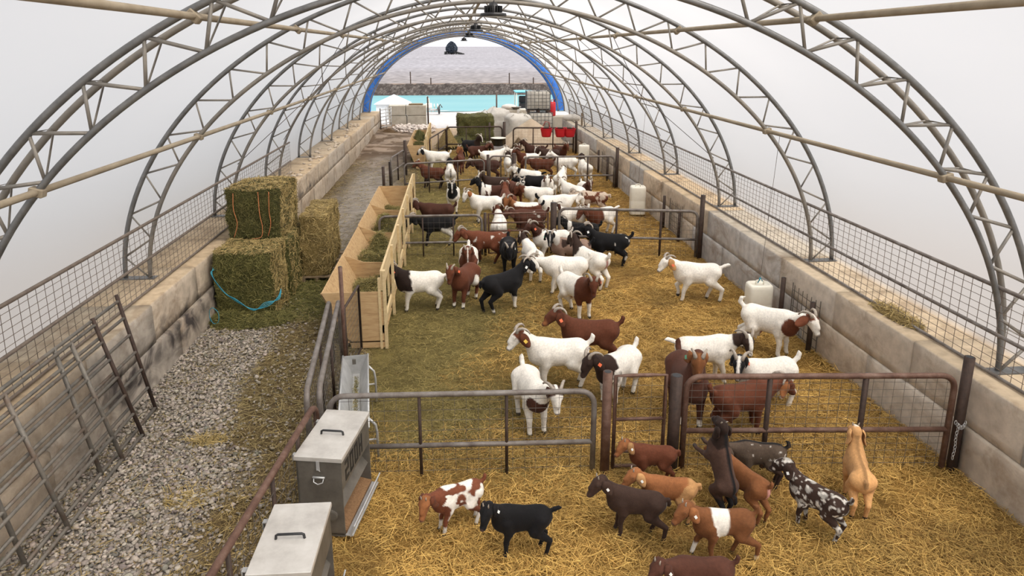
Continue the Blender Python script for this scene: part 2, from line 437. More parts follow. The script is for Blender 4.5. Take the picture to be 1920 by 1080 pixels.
def fabric():
    m = bpy.data.materials.new('white_barn_cover'); m.use_nodes = True; nt = m.node_tree; nt.nodes.clear()
    out = nt.nodes.new('ShaderNodeOutputMaterial'); mix = nt.nodes.new('ShaderNodeMixShader'); mix.inputs[0].default_value = .5
    df = nt.nodes.new('ShaderNodeBsdfDiffuse'); tr = nt.nodes.new('ShaderNodeBsdfTranslucent')
    tc = nt.nodes.new('ShaderNodeTexCoord'); mp = nt.nodes.new('ShaderNodeMapping'); mp.inputs['Scale'].default_value = (.5, .25, .8)
    no = nt.nodes.new('ShaderNodeTexNoise'); no.inputs['Scale'].default_value = 1.0; no.inputs['Detail'].default_value = 4
    cr = nt.nodes.new('ShaderNodeValToRGB'); cr.color_ramp.elements[0].position = .3; cr.color_ramp.elements[1].position = .7
    cr.color_ramp.elements[0].color = (.180, .163, .158, 1); cr.color_ramp.elements[1].color = (.202, .184, .178, 1)
    nt.links.new(tc.outputs['Object'], mp.inputs[0]); nt.links.new(mp.outputs[0], no.inputs['Vector']); nt.links.new(no.outputs['Fac'], cr.inputs[0])
    nt.links.new(cr.outputs[0], df.inputs['Color']); nt.links.new(cr.outputs[0], tr.inputs['Color'])
    nt.links.new(df.outputs[0], mix.inputs[1]); nt.links.new(tr.outputs[0], mix.inputs[2])
    tp = nt.nodes.new('ShaderNodeBsdfRefraction'); tp.distribution = 'GGX'; tp.inputs['Roughness'].default_value = .55; tp.inputs['IOR'].default_value = 1.3   # forward-scattered daylight through the weave
    m2 = nt.nodes.new('ShaderNodeMixShader'); m2.inputs[0].default_value = .40
    nt.links.new(mix.outputs[0], m2.inputs[1]); nt.links.new(tp.outputs[0], m2.inputs[2]); nt.links.new(m2.outputs[0], out.inputs['Surface'])
    return m
MAT['fabric'] = fabric()
def cover():
    P_, _ = profile(CHORD + .06, 80)
    P_[0, 1] = P_[-1, 1] = WALL_Z - .02
    ys = np.linspace(Y_NEAR, Y_END, 170)
    V = []
    for y in ys:
        k = (y - 6.7) / 4.24; sag = .035 * math.sin(math.pi * (k - math.floor(k))) ** 2
        cen = np.array([XC, 2.2])
        d = P_ - cen; d /= np.linalg.norm(d, axis=1, keepdims=True)
        q = P_ - d * sag * np.linspace(0, 1, len(P_))[:, None] ** 0 * np.minimum(1, np.minimum(np.arange(len(P_)), np.arange(len(P_))[::-1]) / 6)[:, None]
        V += [(a, y, b) for a, b in q]
    n = len(P_); i, j = np.meshgrid(np.arange(len(ys) - 1), np.arange(n - 1), indexing='ij')
    a = (i * n + j).ravel(); Q = np.stack([a, a + 1, a + n + 1, a + n], 1)
    return mesh_np('ceiling', V, [Q])
tag(link('ceiling', cover(), 'fabric', smooth=True), 'white translucent fabric cover arched over the barn', kind='structure', cat='ceiling')

# --- arched trusses
ORD = ['nearest', 'second', 'third', 'fourth', 'fifth', 'sixth', 'seventh', 'eighth', 'ninth']
TR_Y = [6.7 + 4.24 * k for k in range(9)]
def truss(k, y):
    t = thing('roof_truss', f'grey tubular arched roof truss, {ORD[k]} one from the near end' + (', with doubled outer tube' if k == 0 else ''), 'truss', (XC, y, WALL_Z), group='arched roof trusses')
    n = 20 if k > 2 else 23
    def rel(P_): return [(p[0] - XC, 0, p[1] - WALL_Z) for p in P_]
    inn, _ = profile(0.0, 96); out, _ = profile(CHORD, 96)
    seg = 8 if k < 4 else 6
    MB().tube(rel(out), .036, seg).build('outer_chord', 'steel' if k < 5 else 'tube', t, True)
    MB().tube(rel(inn), .033, seg).build('inner_chord', 'tube' if k else 'steel', t, True)
    wb = MB(); nin, _ = profile(0.0, n * 4); nou, _ = profile(CHORD, n * 4)
    a = rel(nin); b = rel(nou)
    for i in range(n):
        wb.tube([a[i * 4], b[i * 4 + 2]], .015 if k else .019, 6); wb.tube([b[i * 4 + 2], a[i * 4 + 4]], .015 if k else .019, 6)
    wb.build('web_bracing', 'tube', t, True)
    for sgn, A, B in ((1, a[0], b[0]), (-1, a[-1], b[-1])):
        MB().box(((A[0] + B[0]) / 2, 0, .008), (.55, .16, .016)).build('foot_plate', 'steel', t)
    if k == 0:      # the joint between two covers has a second outer tube
        MB().tube([(p[0], .42, p[2]) for p in rel(out)], .034, 8).build('outer_chord', 'tube', t, True)
        path = []
        for i in range(n):
            p = b[i * 4 + 2]; path += [a[i * 4], p, (p[0], .42, p[2])]
        w2 = MB().tube(path + [a[-1]], .012, 5)
        w2.build('cross_bracing', 'tube', t, True)
for k, y in enumerate(TR_Y): truss(k, y)

# --- purlins
def purlin(x, z, label, r=.034):
    t = MB().tube([(x, yy, z) for yy in np.linspace(Y_NEAR, Y_END - .1, 12)], r, 8).build('purlin', 'dust', None, True)
    tag(t, label, 'purlin')
    for y in TR_Y:
        MB().box((x, y, z), (.13, .10, .085), Matrix.Rotation(math.atan2(z - 2.2, x - XC) * -1, 3, 'Y'), .01).build('clamp', 'dust', t)
purlin(XC, 5.76, 'long dusty ridge pipe running under the top of the arches')
purlin(3.55, 5.04, 'upper long pipe on the side of the pens, above the mesh')
purlin(-2.35, 5.04, 'upper long pipe on the side of the alley')
purlin(5.16, 3.43, 'lower dusty pipe on the side of the pens, above the mesh railing')
purlin(-3.96, 3.43, 'lower dusty pipe on the side of the alley, above the mesh railing')

# bracing cables
def cable(p, q, label):
    o = MB().tube([p, ((p[0] + q[0]) / 2, (p[1] + q[1]) / 2, (p[2] + q[2]) / 2 - .02), q], .007, 5).build('brace_cable', 'darkrust', None, True)
    tag(o, label, 'cable', 'bracing cables between trusses')
cable((5.95, 15.2, 2.3), (3.5, 19.4, 5.0), 'thin bracing cable on the pen side between the third and fourth trusses')
cable((5.95, 19.4, 2.3), (3.5, 15.2, 5.0), 'thin bracing cable on the pen side crossing back between the third and fourth trusses')
cable((-4.75, 15.2, 2.3), (-2.3, 19.4, 5.0), 'thin bracing cable on the alley side between the third and fourth trusses')
cable((-4.75, 19.4, 2.3), (-2.3, 15.2, 5.0), 'thin bracing cable on the alley side crossing back between the third and fourth trusses')

# --- mesh railings on the walls
def wall_mesh(x, y0, y1, label, lean):
    t = thing('mesh_railing', label, 'railing', (x, y0, WALL_Z))
    Lg = y1 - y0
    for z, r in ((1.02, .024), (.49, .022), (.03, .02)):
        MB().tube([(lean * z, yy, z) for yy in np.linspace(0, Lg, 24)], r, 7).build('rail', 'pipe' if x > 0 else 'wallwire', t, True)
    w = MB()
    for yy in np.arange(.05, Lg, .15 if x > 0 else .16): w.tube([(lean * .03, yy, .03), (lean * .5, yy + rng.normal(0, .006), .5), (lean * 1.02, yy + rng.normal(0, .004), 1.02)], .0034, 4, False)
    for z in np.arange(.12, 1.0, .09): w.tube([(lean * z + rng.normal(0, .004), yy, z) for yy in np.linspace(0, Lg, 40)], .0034, 4, False)
    w.build('wire_mesh', 'wallwire', t)
wall_mesh(6.0, 1.5, 36.0, 'long wire mesh railing on the wall beside the straw pens', 0.0)
wall_mesh(-4.70, 1.5, 19.8, 'long wire mesh railing on the wall beside the gravel alley', 0.0)

# --- hanging lamps
def lamp(px, py, label):
    p = onX_lamp(px, py)
    t = thing('hanging_lamp', label, 'lamp', p, group='round lamps under the ridge')
    MB().lathe([(.02, .20), (.05, .20), (.07, .16), (.085, .15), (.085, .06), (.19, .045), (.20, .01), (.17, .0)], n=24).build('lamp_housing', 'black', t, True)
    fins = MB()
    for i in range(16):
        a = math.tau * i / 16; fins.box((.105 * math.cos(a), .105 * math.sin(a), .105), (.06, .008, .09), Matrix.Rotation(a, 3, 'Z'))
    fins.build('cooling_fins', 'black', t)
    MB().lathe([(.165, -.004), (.165, .006)], n=24).build('lens', 'galv', t)
    z1 = 5.72 - p[2]
    MB().tube([(.0, 0, .20), (.02, 0, .26), (0, 0, .30), (0, 0, max(.32, z1))], .008, 6).build('hook', 'steel', t, True)
def onX_lamp(px, py):
    d = _ray(px, py); s = XC / d[0]; return (XC, d[1] * s, CAM_H + d[2] * s)
for px, py, lb in ((925, 31, 'largest of the round black hanging lamps, nearest one under the ridge'), (892, 59, 'second round black lamp under the ridge'),
                   (880, 70, 'third round black lamp under the ridge'), (870, 77, 'small round black lamp closest to the open end')):
    lamp(px, py, lb)

# --- blue band round the far opening
def end_band():
    P0, _ = profile(-.02, 80); P1, _ = profile(CHORD + .05, 80)
    P0[:, 0] += np.where(P0[:, 0] > XC, -.10, 0)
    V = []
    for y in (Y_END - .05, Y_END + .02):
        V += [(a, y, b) for a, b in P0] + [(a, y, b) for a, b in P1]
    n = len(P0); Q = []
    for i in range(n - 1):
        Q += [(i, i + 1, n + i + 1, n + i), (2 * n + i, 3 * n + i, 3 * n + i + 1, 2 * n + i + 1), (i, 2 * n + i, 2 * n + i + 1, i + 1), (n + i, n + i + 1, 3 * n + i + 1, 3 * n + i)]
    return mesh_np('end_tarp_band', V, [np.array(Q)])
tag(link('end_tarp_band', end_band(), 'blue'), 'blue tarp band edging the open far end of the barn', 'tarp')

# ------------------------------------------------------------------ outside the far end
def grid_plane(name, x0, x1, y0, y1, nx, ny, zf, cf=None):
    xs = np.linspace(x0, x1, nx); ys = np.linspace(0, 1, ny) ** 1.0 * (y1 - y0) + y0
    X, Y = np.meshgrid(xs, ys, indexing='ij'); x, y = X.ravel(), Y.ravel()
    z = zf(x, y); i, j = np.meshgrid(np.arange(nx - 1), np.arange(ny - 1), indexing='ij')
    a = (i * ny + j).ravel(); Q = np.stack([a, a + ny, a + ny + 1, a + 1], 1)
    return mesh_np(name, np.stack([x, y, z], 1), [Q], cf(x, y) if cf else None)
MAT['yard'] = mat('white_crushed_stone', [(.27, .26, .255), (.36, .35, .345)], 2.2, 0.95, 0, .6, bscale=9)
MAT['outer_ground'] = mat('pale_outer_ground', [(.30, .28, .26), (.38, .36, .34)], 1.0, 0.95)  # surrounding ground, paled to bounce light onto the lower cover
MAT['pond'] = mat('turquoise_pond_water', [(.075, .21, .235), (.11, .24, .255)], .25, 0.55, 0, .05, stretch=(.3, 1, 1), spec=.3)
tag(link('ground', grid_plane('ground', -40, 40, 42.2, 55.2, 60, 30, lambda x, y: (vnoise2(x, y, 1.5, 51) - .5) * .10 - .03), 'yard', smooth=True), 'white crushed stone yard outside the open end', kind='structure', cat='ground')
tag(MB().box((0, -14, -.42), (400, 150, .1)).build('ground', 'outer_ground'), 'pale crushed stone around the barn, lightened to bounce light', kind='structure', cat='ground')
tag(link('pond', grid_plane('pond', -70, 70, 54.3, 74.6, 2, 2, lambda x, y: x * 0 - .02), 'pond'), 'turquoise pond beyond the white stone yard', kind='structure', cat='pond')
def bank_z(x, y): return np.clip((y - 73.8) / 1.8, 0, 1) * 1.02 + (vnoise2(x, y, .7, 61) - .3) * .5 * np.clip(1 - np.abs(y - 75.2) / 1.6, 0, 1) - .05
def bank_c(x, y):
    n = vnoise2(x, y, .3, 62)[:, None]; w = (vnoise2(x, y, .13, 63) > .60)[:, None]
    return np.where(w, np.array([.075, .066, .06]), np.array([.040, .033, .030])) * (.5 + 1.0 * n)
MAT['earth'] = attr_mat('weedy_earth', .95, 4, .7, 1.3, .3, .1)
tag(link('bank', grid_plane('bank', -45, 45, 73.6, 77.0, 700, 24, bank_z, bank_c), 'earth'), 'dark weedy bank behind the pond', kind='structure', cat='bank')
def field_z(x, y): return .95 + 5.3 * np.clip((y - 76) / 525, 0, 1.3) ** 2
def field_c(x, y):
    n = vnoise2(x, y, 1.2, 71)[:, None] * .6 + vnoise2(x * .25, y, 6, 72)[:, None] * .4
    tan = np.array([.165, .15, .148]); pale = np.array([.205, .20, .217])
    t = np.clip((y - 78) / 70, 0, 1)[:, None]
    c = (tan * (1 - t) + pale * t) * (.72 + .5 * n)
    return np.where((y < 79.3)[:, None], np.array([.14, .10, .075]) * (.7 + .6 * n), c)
fx = np.linspace(-1, 1, 160); fy = 76 + 560 * np.linspace(0, 1, 240) ** 2.2
FX, FY = np.meshgrid(fx, fy, indexing='ij'); FXX = FX * (40 + (FY - 76) * .8)
xx, yy = FXX.ravel(), FY.ravel(); ii, jj = np.meshgrid(np.arange(159), np.arange(239), indexing='ij'); aa = (ii * 240 + jj).ravel()
MAT['field'] = attr_mat('stubble_field_soil', .95, .9, .55, 1.4, .2, .1)
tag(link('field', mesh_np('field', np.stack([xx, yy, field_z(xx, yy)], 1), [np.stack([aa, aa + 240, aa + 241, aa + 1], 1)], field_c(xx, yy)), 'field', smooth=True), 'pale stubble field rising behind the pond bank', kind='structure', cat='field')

def far_tree():
    Y = 335.0; p = onY(847, 101, Y)
    t = thing('lone_tree', 'lone dark tree standing far out in the pale field', 'tree', (p.x, Y, p.z - .3))
    MB().tube([(0, 0, 0), (0, 0, 1.6)], .35, 6).build('trunk', 'pallet', t)
    n = 9000; C = rng.normal(0, 1, (n, 3)); C /= np.linalg.norm(C, axis=1, keepdims=True); C *= rng.uniform(.3, 1, (n, 1)) ** .5
    C *= np.array([2.9, 2.6, 2.9]); C[:, 2] += 3.2; C[:, :2] *= (1.15 - np.clip(C[:, 2:] / 6.2, 0, 1) ** 1.6 * .55)
    V, Q = strands(C, rng.normal(0, 1, (n, 3)), rng.uniform(.25, .55, n), rng.uniform(.12, .25, n))
    c = np.repeat(np.array([.075, .09, .118]) * rng.uniform(.6, 1.3, (n, 1)), 6, 0)  # bluish grey of distance haze put into the leaf colour
    link('foliage', mesh_np('foliage', V, [Q], c), 'tree', t)
    # low brush beside it
    n = 900; C = np.stack([rng.uniform(-3.5, 6.0, n), rng.uniform(-2, 2, n), rng.uniform(0.2, 1.6, n)], 1); C[:, 2] *= np.clip(1.4 - np.abs(C[:, 0]) / 5, .2, 1)
    V, Q = strands(C, rng.normal(0, 1, (n, 3)), rng.uniform(.3, .6, n), rng.uniform(.15, .3, n))
    link('low_branches', mesh_np('low_branches', V, [Q], np.full((len(V), 3), .07)), 'tree', t)
far_tree()
for i, (px, hh) in enumerate(((770, 1.35), (808, .7), (955, 1.2), (1000, .7))):
    p = onY(px, 158, 76.5)
    tag(MB().tube([(p.x, 76.5, .8), (p.x, 76.5, 1.0 + hh)], .06, 6).build('fence_post', 'darkrust'),
        ['tall thin post on the bank, over the concrete blocks', 'short thin post on the bank, above the pond', 'thin post on the bank beside the turquoise roof', 'short thin post on the bank behind the stacked tanks'][i], 'post', 'posts along the pond bank')
# ------------------------------------------------------------------ pipe gates
def gate(label, p0, p1, h, ups=(.33, .66), mid=.42, r=.028, m='rust', sp=(.13, .125), low=None, round0=True, round1=True, wire=True, extra=(), bottom=False, group='wire mesh pipe gates', wz=.03, upr=.014, wr=.0024, upm='darkrust'):
    """A gate of bent pipe with a wire mesh, from floor point p0 to p1."""
    p0, p1 = Vector((p0[0], p0[1], 0)), Vector((p1[0], p1[1], 0)); d = p1 - p0; L = d.length
    t = thing('pipe_gate', label, 'gate', p0, math.atan2(d.y, d.x), group)
    R = .16
    def corner(x, sgn):
        return [(x + sgn * R * (1 - math.cos(a)), 0, h - R + R * math.sin(a)) for a in np.linspace(0, math.pi / 2, 7)]
    pts = []
    pts += [(0, 0, .04)] + (corner(0, 1) if round0 else [(0, 0, h)])
    c2 = corner(L, -1)[::-1] if round1 else [(L, 0, h)]
    pts += [(L * f, 0, h) for f in (.3, .5, .7)] + c2 + [(L, 0, .04)]
    MB().tube(pts, r, 9).build('frame', m, t, True)
    if mid: MB().tube([(0, 0, mid), (L, 0, mid)], r * .9, 8).build('mid_rail', m, t, True)
    for z in extra: MB().tube([(0, 0, z), (L, 0, z)], r * .7, 7).build('cross_rail', m, t, True)
    if bottom: MB().tube([(0, 0, .06), (L, 0, .06)], r * .8, 8).build('bottom_rail', m, t, True)
    for u in ups: MB().tube([(L * u, .0, .02), (L * u, 0, h)], upr, 7).build('upright', upm, t, True)
    if wire:
        w = MB()
        for x in np.arange(sp[0] * .6, L, sp[0]):
            w.tube([(x + rng.normal(0, .004), .012, wz), (x + rng.normal(0, .004), .012, h * .5), (x, .012, h - .01 - (R * (1 - math.sqrt(max(0, 1 - (1 - min(x, L - x) / R) ** 2))) if min(x, L - x) < R and round0 else 0))], wr, 4, False)
        for z in np.arange(wz + .05, h - .04, sp[1]):
            w.tube([(0.0, .012, z), (L * .35, .012, z + rng.normal(0, .005)), (L * .7, .012, z + rng.normal(0, .005)), (L, .012, z)], wr, 4, False)
        w.build('wire_mesh', 'wire', t)
    return t
def post(label, x, y, h, r=.045, m='darkrust', group=None, lean=(0, 0), z0=0.0):
    o = MB().tube([(0, 0, -.05), (lean[0], lean[1], h)], r, 10).build('fence_post', m, None, True)
    o.location = (x, y, z0); tag(o, label, 'post', group)
    c = MB().tube([(lean[0], lean[1], h - .012), (lean[0], lean[1], h + .004)], r * .72, 10).build('post_top_disc', 'black', o)  # flat black disc on the post top, narrower than the post
    return o

# first cross fence
a0 = G(612, 905); a1 = G(1117, 889); b0 = G(1284, 876); b1 = G(1801, 884)
a0 = Vector((-1.44, 6.98, 0)); a1 = Vector((1.50, 6.86, 0))
post('thick brown post between the wide left gate and the narrow walk gate', 1.64, 6.84, 1.27, .055, 'rust')
post('tall dark post against the block wall at the end of the wide chained gate', 5.66, 6.56, 1.42, .055)
post('dark post between the narrow walk gate and the wide chained gate', 2.42, 6.82, 1.20, .07)
gate('wide mesh gate with a rounded grey top pipe beside the metal feed boxes', a0, a1, 1.03, (.335, .665), .40, .032, 'pipe', upr=.019)
gate('narrow square-cornered walk gate between two thick posts in the near fence', (1.74, 6.87), (2.31, 6.85), 1.20, (), .66, .022, 'rust', sp=(.16, .14), round0=False, round1=False, extra=(.25,), bottom=True)
gate('widest mesh gate with a brown top pipe, chained to the post at the block wall', (2.53, 6.80), (5.55, 6.58), 1.19, (.31, .665), .52, .034, 'rust', sp=(.12, .085), upr=.03)
post('second dark brace pipe standing behind the wide chained gate', 4.60, 6.73, 1.18, .028)
# chain on the gate
ch = MB()
pc = Vector((5.55, 6.53, .62))
for i in range(18):
    f = i / 17
    if i < 8: q = pc + Vector((.02 + f * .25, -.03 - .03 * math.sin(f * 6), .03 - .05 * math.sin(i / 7 * math.pi)))
    else: q = pc + Vector((.04 + .005 * math.sin(i), -.05, -.0 - (i - 8) * .045))
    ring = [(q + Matrix.Rotation(i * 1.57, 3, 'Z') @ Vector((.014 * math.cos(a), 0, .026 * math.sin(a)))) for a in np.linspace(0, math.tau, 9)[:-1]]
    ch.tube(ring, .0045, 4, closed=True)
tag(ch.build('chain', 'galv', None, True), 'grey link chain hanging at the end of the widest gate', 'chain')

# alley-side fence of the near pens
gate('mesh gate with a reddish pipe running past the feed boxes towards the camera', (-1.56, 6.85), (-1.95, 3.3), 1.03, (.17, .36, .62), None, .033, 'rust', sp=(.12, .13), upr=.022)
gate('outer of two mesh gates folded together along the alley', (-1.70, 7.05), (-1.95, 9.95), 1.05, (.5,), None, .034, 'pipe', sp=(.10, .10), upr=.02)
gate('inner of two mesh gates folded together along the alley', (-1.57, 7.10), (-1.81, 9.98), 1.05, (.5,), None, .034, 'pipe', sp=(.10, .10), upr=.02)
post('thin rusty post in front of the plywood end of the hay bunk', -1.66, 9.40, 1.75, .03, 'rust')
gate('short dark mesh panel between the thin rusty post and the hay bunk', (-1.64, 9.40), (-1.57, 10.38), 1.12, (), None, .02, 'darkrust', sp=(.1, .1), round0=False, round1=False, bottom=True)

# second cross fence
post('stout post in the middle of the second fence', 2.27, 15.45, 1.26, .075, group=None)
post('tall post against the block wall at the end of the second fence', 5.60, 14.78, 1.52, .055)
post('thin dark post carrying the short rail gate of the second fence', .66, 15.42, 1.05, .035)
gate('mesh gate of the second fence reaching over the hay bunk', (-1.78, 15.45), (.58, 15.42), 1.00, (.42, .72), .36, .030, 'pipe', upr=.018, upm='darkrust', wz=.03)
gate('short gate of closely set rails in the middle of the second fence', (.74, 15.45), (2.14, 15.46), 1.02, (), .60, .022, 'rust', sp=(.2, .14), round0=False, round1=False, extra=(.2, .4, .8), bottom=True)
gate('wide mesh gate of the second fence between the stout post and the block wall', (2.40, 15.40), (5.52, 14.82), 1.13, (.42, .74), .46, .034, 'pipe', sp=(.12, .1), upr=.028)

# third cross fence
post('tall post against the block wall at the end of the third fence', 5.62, 23.2, 1.42, .06)
post('post in the middle of the third fence, among the goats', 2.02, 23.3, 1.25, .07)
post('post left of the middle of the third fence, behind a rounded gate end', 1.12, 23.4, 1.2, .05)
gate('rounded mesh gate of the third fence beside the hay bunk', (-1.70, 22.6), (.98, 23.3), 1.05, (.3, .66), .38, .03, 'pipe', upr=.025, sp=(.14, .13))
gate('short mesh gate in the middle of the third fence', (1.18, 23.4), (1.95, 23.3), 1.15, (.5,), .4, .03, 'pipe', upr=.02, sp=(.14, .13))
gate('wide mesh gate of the third fence ending at the block wall', (2.42, 23.3), (5.52, 23.2), 1.12, (.36, .70), .45, .034, 'pipe', upr=.028, sp=(.14, .12))

# fourth cross fence
post('post at the block wall end of the fourth fence', 5.62, 31.4, 1.5, .06)
post('post in the middle of the fourth fence beside the black bucket', 2.30, 31.9, 1.45, .065)
post('slim post left of the middle of the fourth fence', 1.62, 32.0, 1.40, .045)
gate('side mesh panel of the fourth fence, set at an angle beside the far bunk', (-1.05, 28.3), (-.42, 31.8), 1.15, (.5,), .4, .03, 'darkrust', upr=.025, sp=(.15, .13))
gate('mesh gate of the fourth fence in front of the far hay bale', (-.38, 31.9), (2.2, 31.95), 1.22, (.35, .7), .42, .034, 'darkrust', upr=.025, sp=(.15, .13))
gate('mesh gate of the fourth fence carrying red buckets', (2.72, 31.8), (5.5, 31.45), 1.18, (.33, .66), .42, .034, 'darkrust', upr=.028, sp=(.15, .13))

# alley gate between the two bunks
post('tall dark post at the near corner of the far bunk', -1.92, 26.3, 1.35, .06)
post('short dark post where the alley gate begins', -2.32, 24.3, .85, .06)
post('second short post beside the alley gate', -2.50, 23.6, .8, .05)
gate('grey mesh panel along the alley between the two hay bunks', (-2.28, 24.2), (-1.97, 26.2), 1.0, (.5,), .5, .03, 'pipe', upr=.03, sp=(.06, .06))

# short posts with salvaged mesh along the right wall
def rub_rack(px0, px1, y0, y1, h0, h1, where):
    post(f'first of two short posts at the block wall, {where}', *px0, h0, .04)
    post(f'second of two short posts at the block wall, {where}', *px1, h1, .04)
    t = thing('wire_panel', f'small wire panel on the block wall between two short posts, {where}', 'panel', (XR - .05, y0, 0), math.pi / 2)
    L = y1 - y0; w = MB()
    for x in np.arange(0, L, .14): w.tube([(x, 0, .05), (x, 0, .85)], .006, 4, False)
    for z in np.arange(.06, .9, .14): w.tube([(0, 0, z), (L, 0, z)], .006, 4, False)
    w.build('wire_grid', 'wire', t)
    for x in (0, L): MB().tube([(x, 0, .03), (x, 0, .88)], .009, 5).build('edge_wire', 'wire', t)
def wp(px, py): p = G(px, py); return (min(p.x, XR - .14), p.y)
rub_rack((5.60, 10.75), (5.60, 9.75), 9.7, 10.6, .92, .85, 'beside the nearest white drum')
rub_rack((5.60, 17.6), (5.60, 16.3), 16.4, 17.4, .9, .8, 'beside the second white drum')
rub_rack((5.60, 26.2), (5.60, 24.6), 24.8, 26.0, .9, .9, 'beside the drum farthest away')

# ------------------------------------------------------------------ tube gates leaning on the alley wall
def lean_gate(label, y0, y1, xb, ztop, xt, n, m, ups):
    """A farm gate of level tubes: foot on the gravel at xb, head against the wall top at xt."""
    t = thing('tube_gate', label, 'gate', (xb, y0, .02), 0, 'tube gates leaning on the wall')
    L = y1 - y0; dx, dz = xt - xb, ztop - .02
    def at(y, f): return (dx * f, y, dz * f)
    for i in range(n):
        f = (i / (n - 1)) ** .9 * .97 + .015
        MB().tube([at(0, f), at(L, f)], .021, 8).build('rail', m, t, True)
    for u in ups:
        MB().tube([at(L * u, -.0), at(L * u, 1.04 if u > .98 else .99)], .024, 8).build('upright', 'darkrust' if u > .9 else m, t, True)
MAT['oldtube'] = mat('old_grey_gate_tube', [(.11, .10, .085), (.20, .18, .15), (.14, .09, .06)], 4, .6, .3, .15)
lean_gate('front rusty tube gate leaning on the stained alley wall', 3.6, 8.05, -3.98, 1.55, -4.36, 7, 'oldtube', (0, .3, .615, .88, 1.0))
lean_gate('rear tube gate leaning on the alley wall, reaching further along', 4.4, 8.72, -4.10, 1.60, -4.39, 7, 'oldtube', (0, .33, .66, 1.0))

# ------------------------------------------------------------------ feed boxes
def stencil(chars, w, h, gap):
    """Blocky numerals: list of strokes for 2, 0 and H-like marks -> boxes in (u, v)."""
    S = {'2': [(0, .82, 1, 1), (.68, .5, 1, .9), (0, .41, 1, .59), (0, .1, .32, .5), (0, 0, 1, .18)],
         '0': [(0, 0, .32, 1), (.68, 0, 1, 1), (0, .84, 1, 1), (0, 0, 1, .16)],
         'H': [(0, 0, .32, 1), (.68, 0, 1, 1), (0, .42, 1, .58)]}
    out = []
    for i, c in enumerate(chars):
        for (a, b, d, e) in S[c]: out.append((i * (w + gap) + a * w, b * h, i * (w + gap) + d * w, e * h))
    return out
def feed_box(label, corner_fr, ang, Wd=.47, Ln=.86, Ht=.86, zt=.92, text=True):
    """corner_fr: floor point under the front right corner of the lid; ang turns it about z."""
    t = thing('feed_box', label, 'feeder', corner_fr, ang, 'metal feed boxes on the near fence')
    zb = zt - Ht
    s = MB()                                   # body: back, two ends, sloped hopper front with an open mouth
    s.box((-Wd + .008, Ln / 2, (zb + zt) / 2), (.012, Ln, Ht))
    for y in (.006, Ln - .006): s.box((-Wd / 2, y, (zb + zt) / 2), (Wd, .012, Ht))
    s.box((-.006, Ln / 2, zt - .17), (.012, Ln - .02, .34))
    s.box((-Wd / 2, Ln / 2, zb + .03), (Wd, Ln, .02))
    s.build('box_body', 'feederside', t)
    MB().box((-.14, Ln / 2, zt - .45), (.012, Ln - .03, .36), Matrix.Rotation(math.radians(-38), 3, 'Y')).build('hopper_slope', 'feederside', t)
    MB().box((.075, Ln / 2, zb + .075), (.012, Ln + .02, .13), Matrix.Rotation(math.radians(20), 3, 'Y')).box((.03, Ln / 2, zb + .02), (.10, Ln, .012)).build('trough_lip', 'galv', t)
    MB().box((-.09, Ln / 2, zb + .06), (.20, Ln - .04, .05), Matrix.Rotation(math.radians(12), 3, 'Y')).build('feed', 'ground_feed', t)
    lid = MB().box((-Wd / 2, Ln / 2, zt + .008), (Wd + .03, Ln + .03, .018), None, .004).box((.012, Ln / 2, zt - .012), (.008, Ln + .03, .03)).box((-Wd / 2, -.012, zt - .012), (Wd + .03, .008, .03))
    lo = lid.build('lid', 'feeder', t)
    hx, hy = -Wd / 2, Ln * .46
    MB().tube([(hx - .115, hy, zt + .015), (hx - .11, hy, zt + .05), (hx - .095, hy, zt + .058), (hx + .095, hy, zt + .058), (hx + .11, hy, zt + .05), (hx + .115, hy, zt + .015)], .011, 8).build('lid_handle', 'black', lo, True)
    MB().box((-Wd / 2, -.014, zt - .07), (.03, .012, .10)).tube([(-Wd / 2 - .015, -.018, zt - .1), (-Wd / 2 + .02, -.018, zt - .13)], .004, 5).build('latch', 'galv', t)
    MB().tube([(-Wd / 2 - .05, -.012, zt - .20), (-Wd / 2 - .045, -.035, zt - .24), (-Wd / 2, -.045, zt - .255), (-Wd / 2 + .045, -.035, zt - .24), (-Wd / 2 + .05, -.012, zt - .20)], .006, 6).tube([(-Wd / 2 - .06, -.014, zt - .2), (-Wd / 2 + .06, -.014, zt - .2)], .012, 6).build('carry_handle', 'galv', t, True)
    MB().lathe([(.0, 0), (.06, 0), (.06, .012), (.045, .016), (0.001, .016)], (-.12, -.004, zt - .62), 16, Matrix.Rotation(math.pi / 2, 3, 'X')).build('adjuster_wheel', 'feederside', t)
    for y in (.12, Ln - .12):
        MB().box((-Wd - .035, y, zt - .05), (.09, .05, .008)).box((-Wd - .075, y, zt - .08), (.008, .05, .07)).build('hanging_bracket', 'galv', t)
    if text:
        p = MB(); h = .21
        for (u0, v0, u1, v1) in stencil('200H', .105, h, .035):
            p.box((.0015, .10 + (u0 + u1) / 2, zt - .30 + (v0 + v1) / 2), (.003, u1 - u0, v1 - v0))
        p.build('stencil_lettering', 'paint', t)
    return t
feed_box('metal feed box with a black stencilled number on its side, by the corner gates', (-1.155, 5.93, 0), math.radians(-10.5), Wd=.45)
feed_box('nearest metal feed box, pale flat lid with a black handle, cut by the picture edge', (-1.17, 4.52, 0), math.radians(-1.0), text=False, zt=.88, Ht=.82, Wd=.46, Ln=.80)

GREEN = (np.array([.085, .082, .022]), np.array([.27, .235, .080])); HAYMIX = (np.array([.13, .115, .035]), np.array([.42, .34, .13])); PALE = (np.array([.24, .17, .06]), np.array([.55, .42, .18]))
def straw_cols(n, pal, k=6):
    t = rng.beta(1.3, 1.7, (n, 1)); c = pal[0] * (1 - t) + pal[1] * t
    return np.repeat(c * rng.uniform(.75, 1.25, (n, 1)), k, 0)
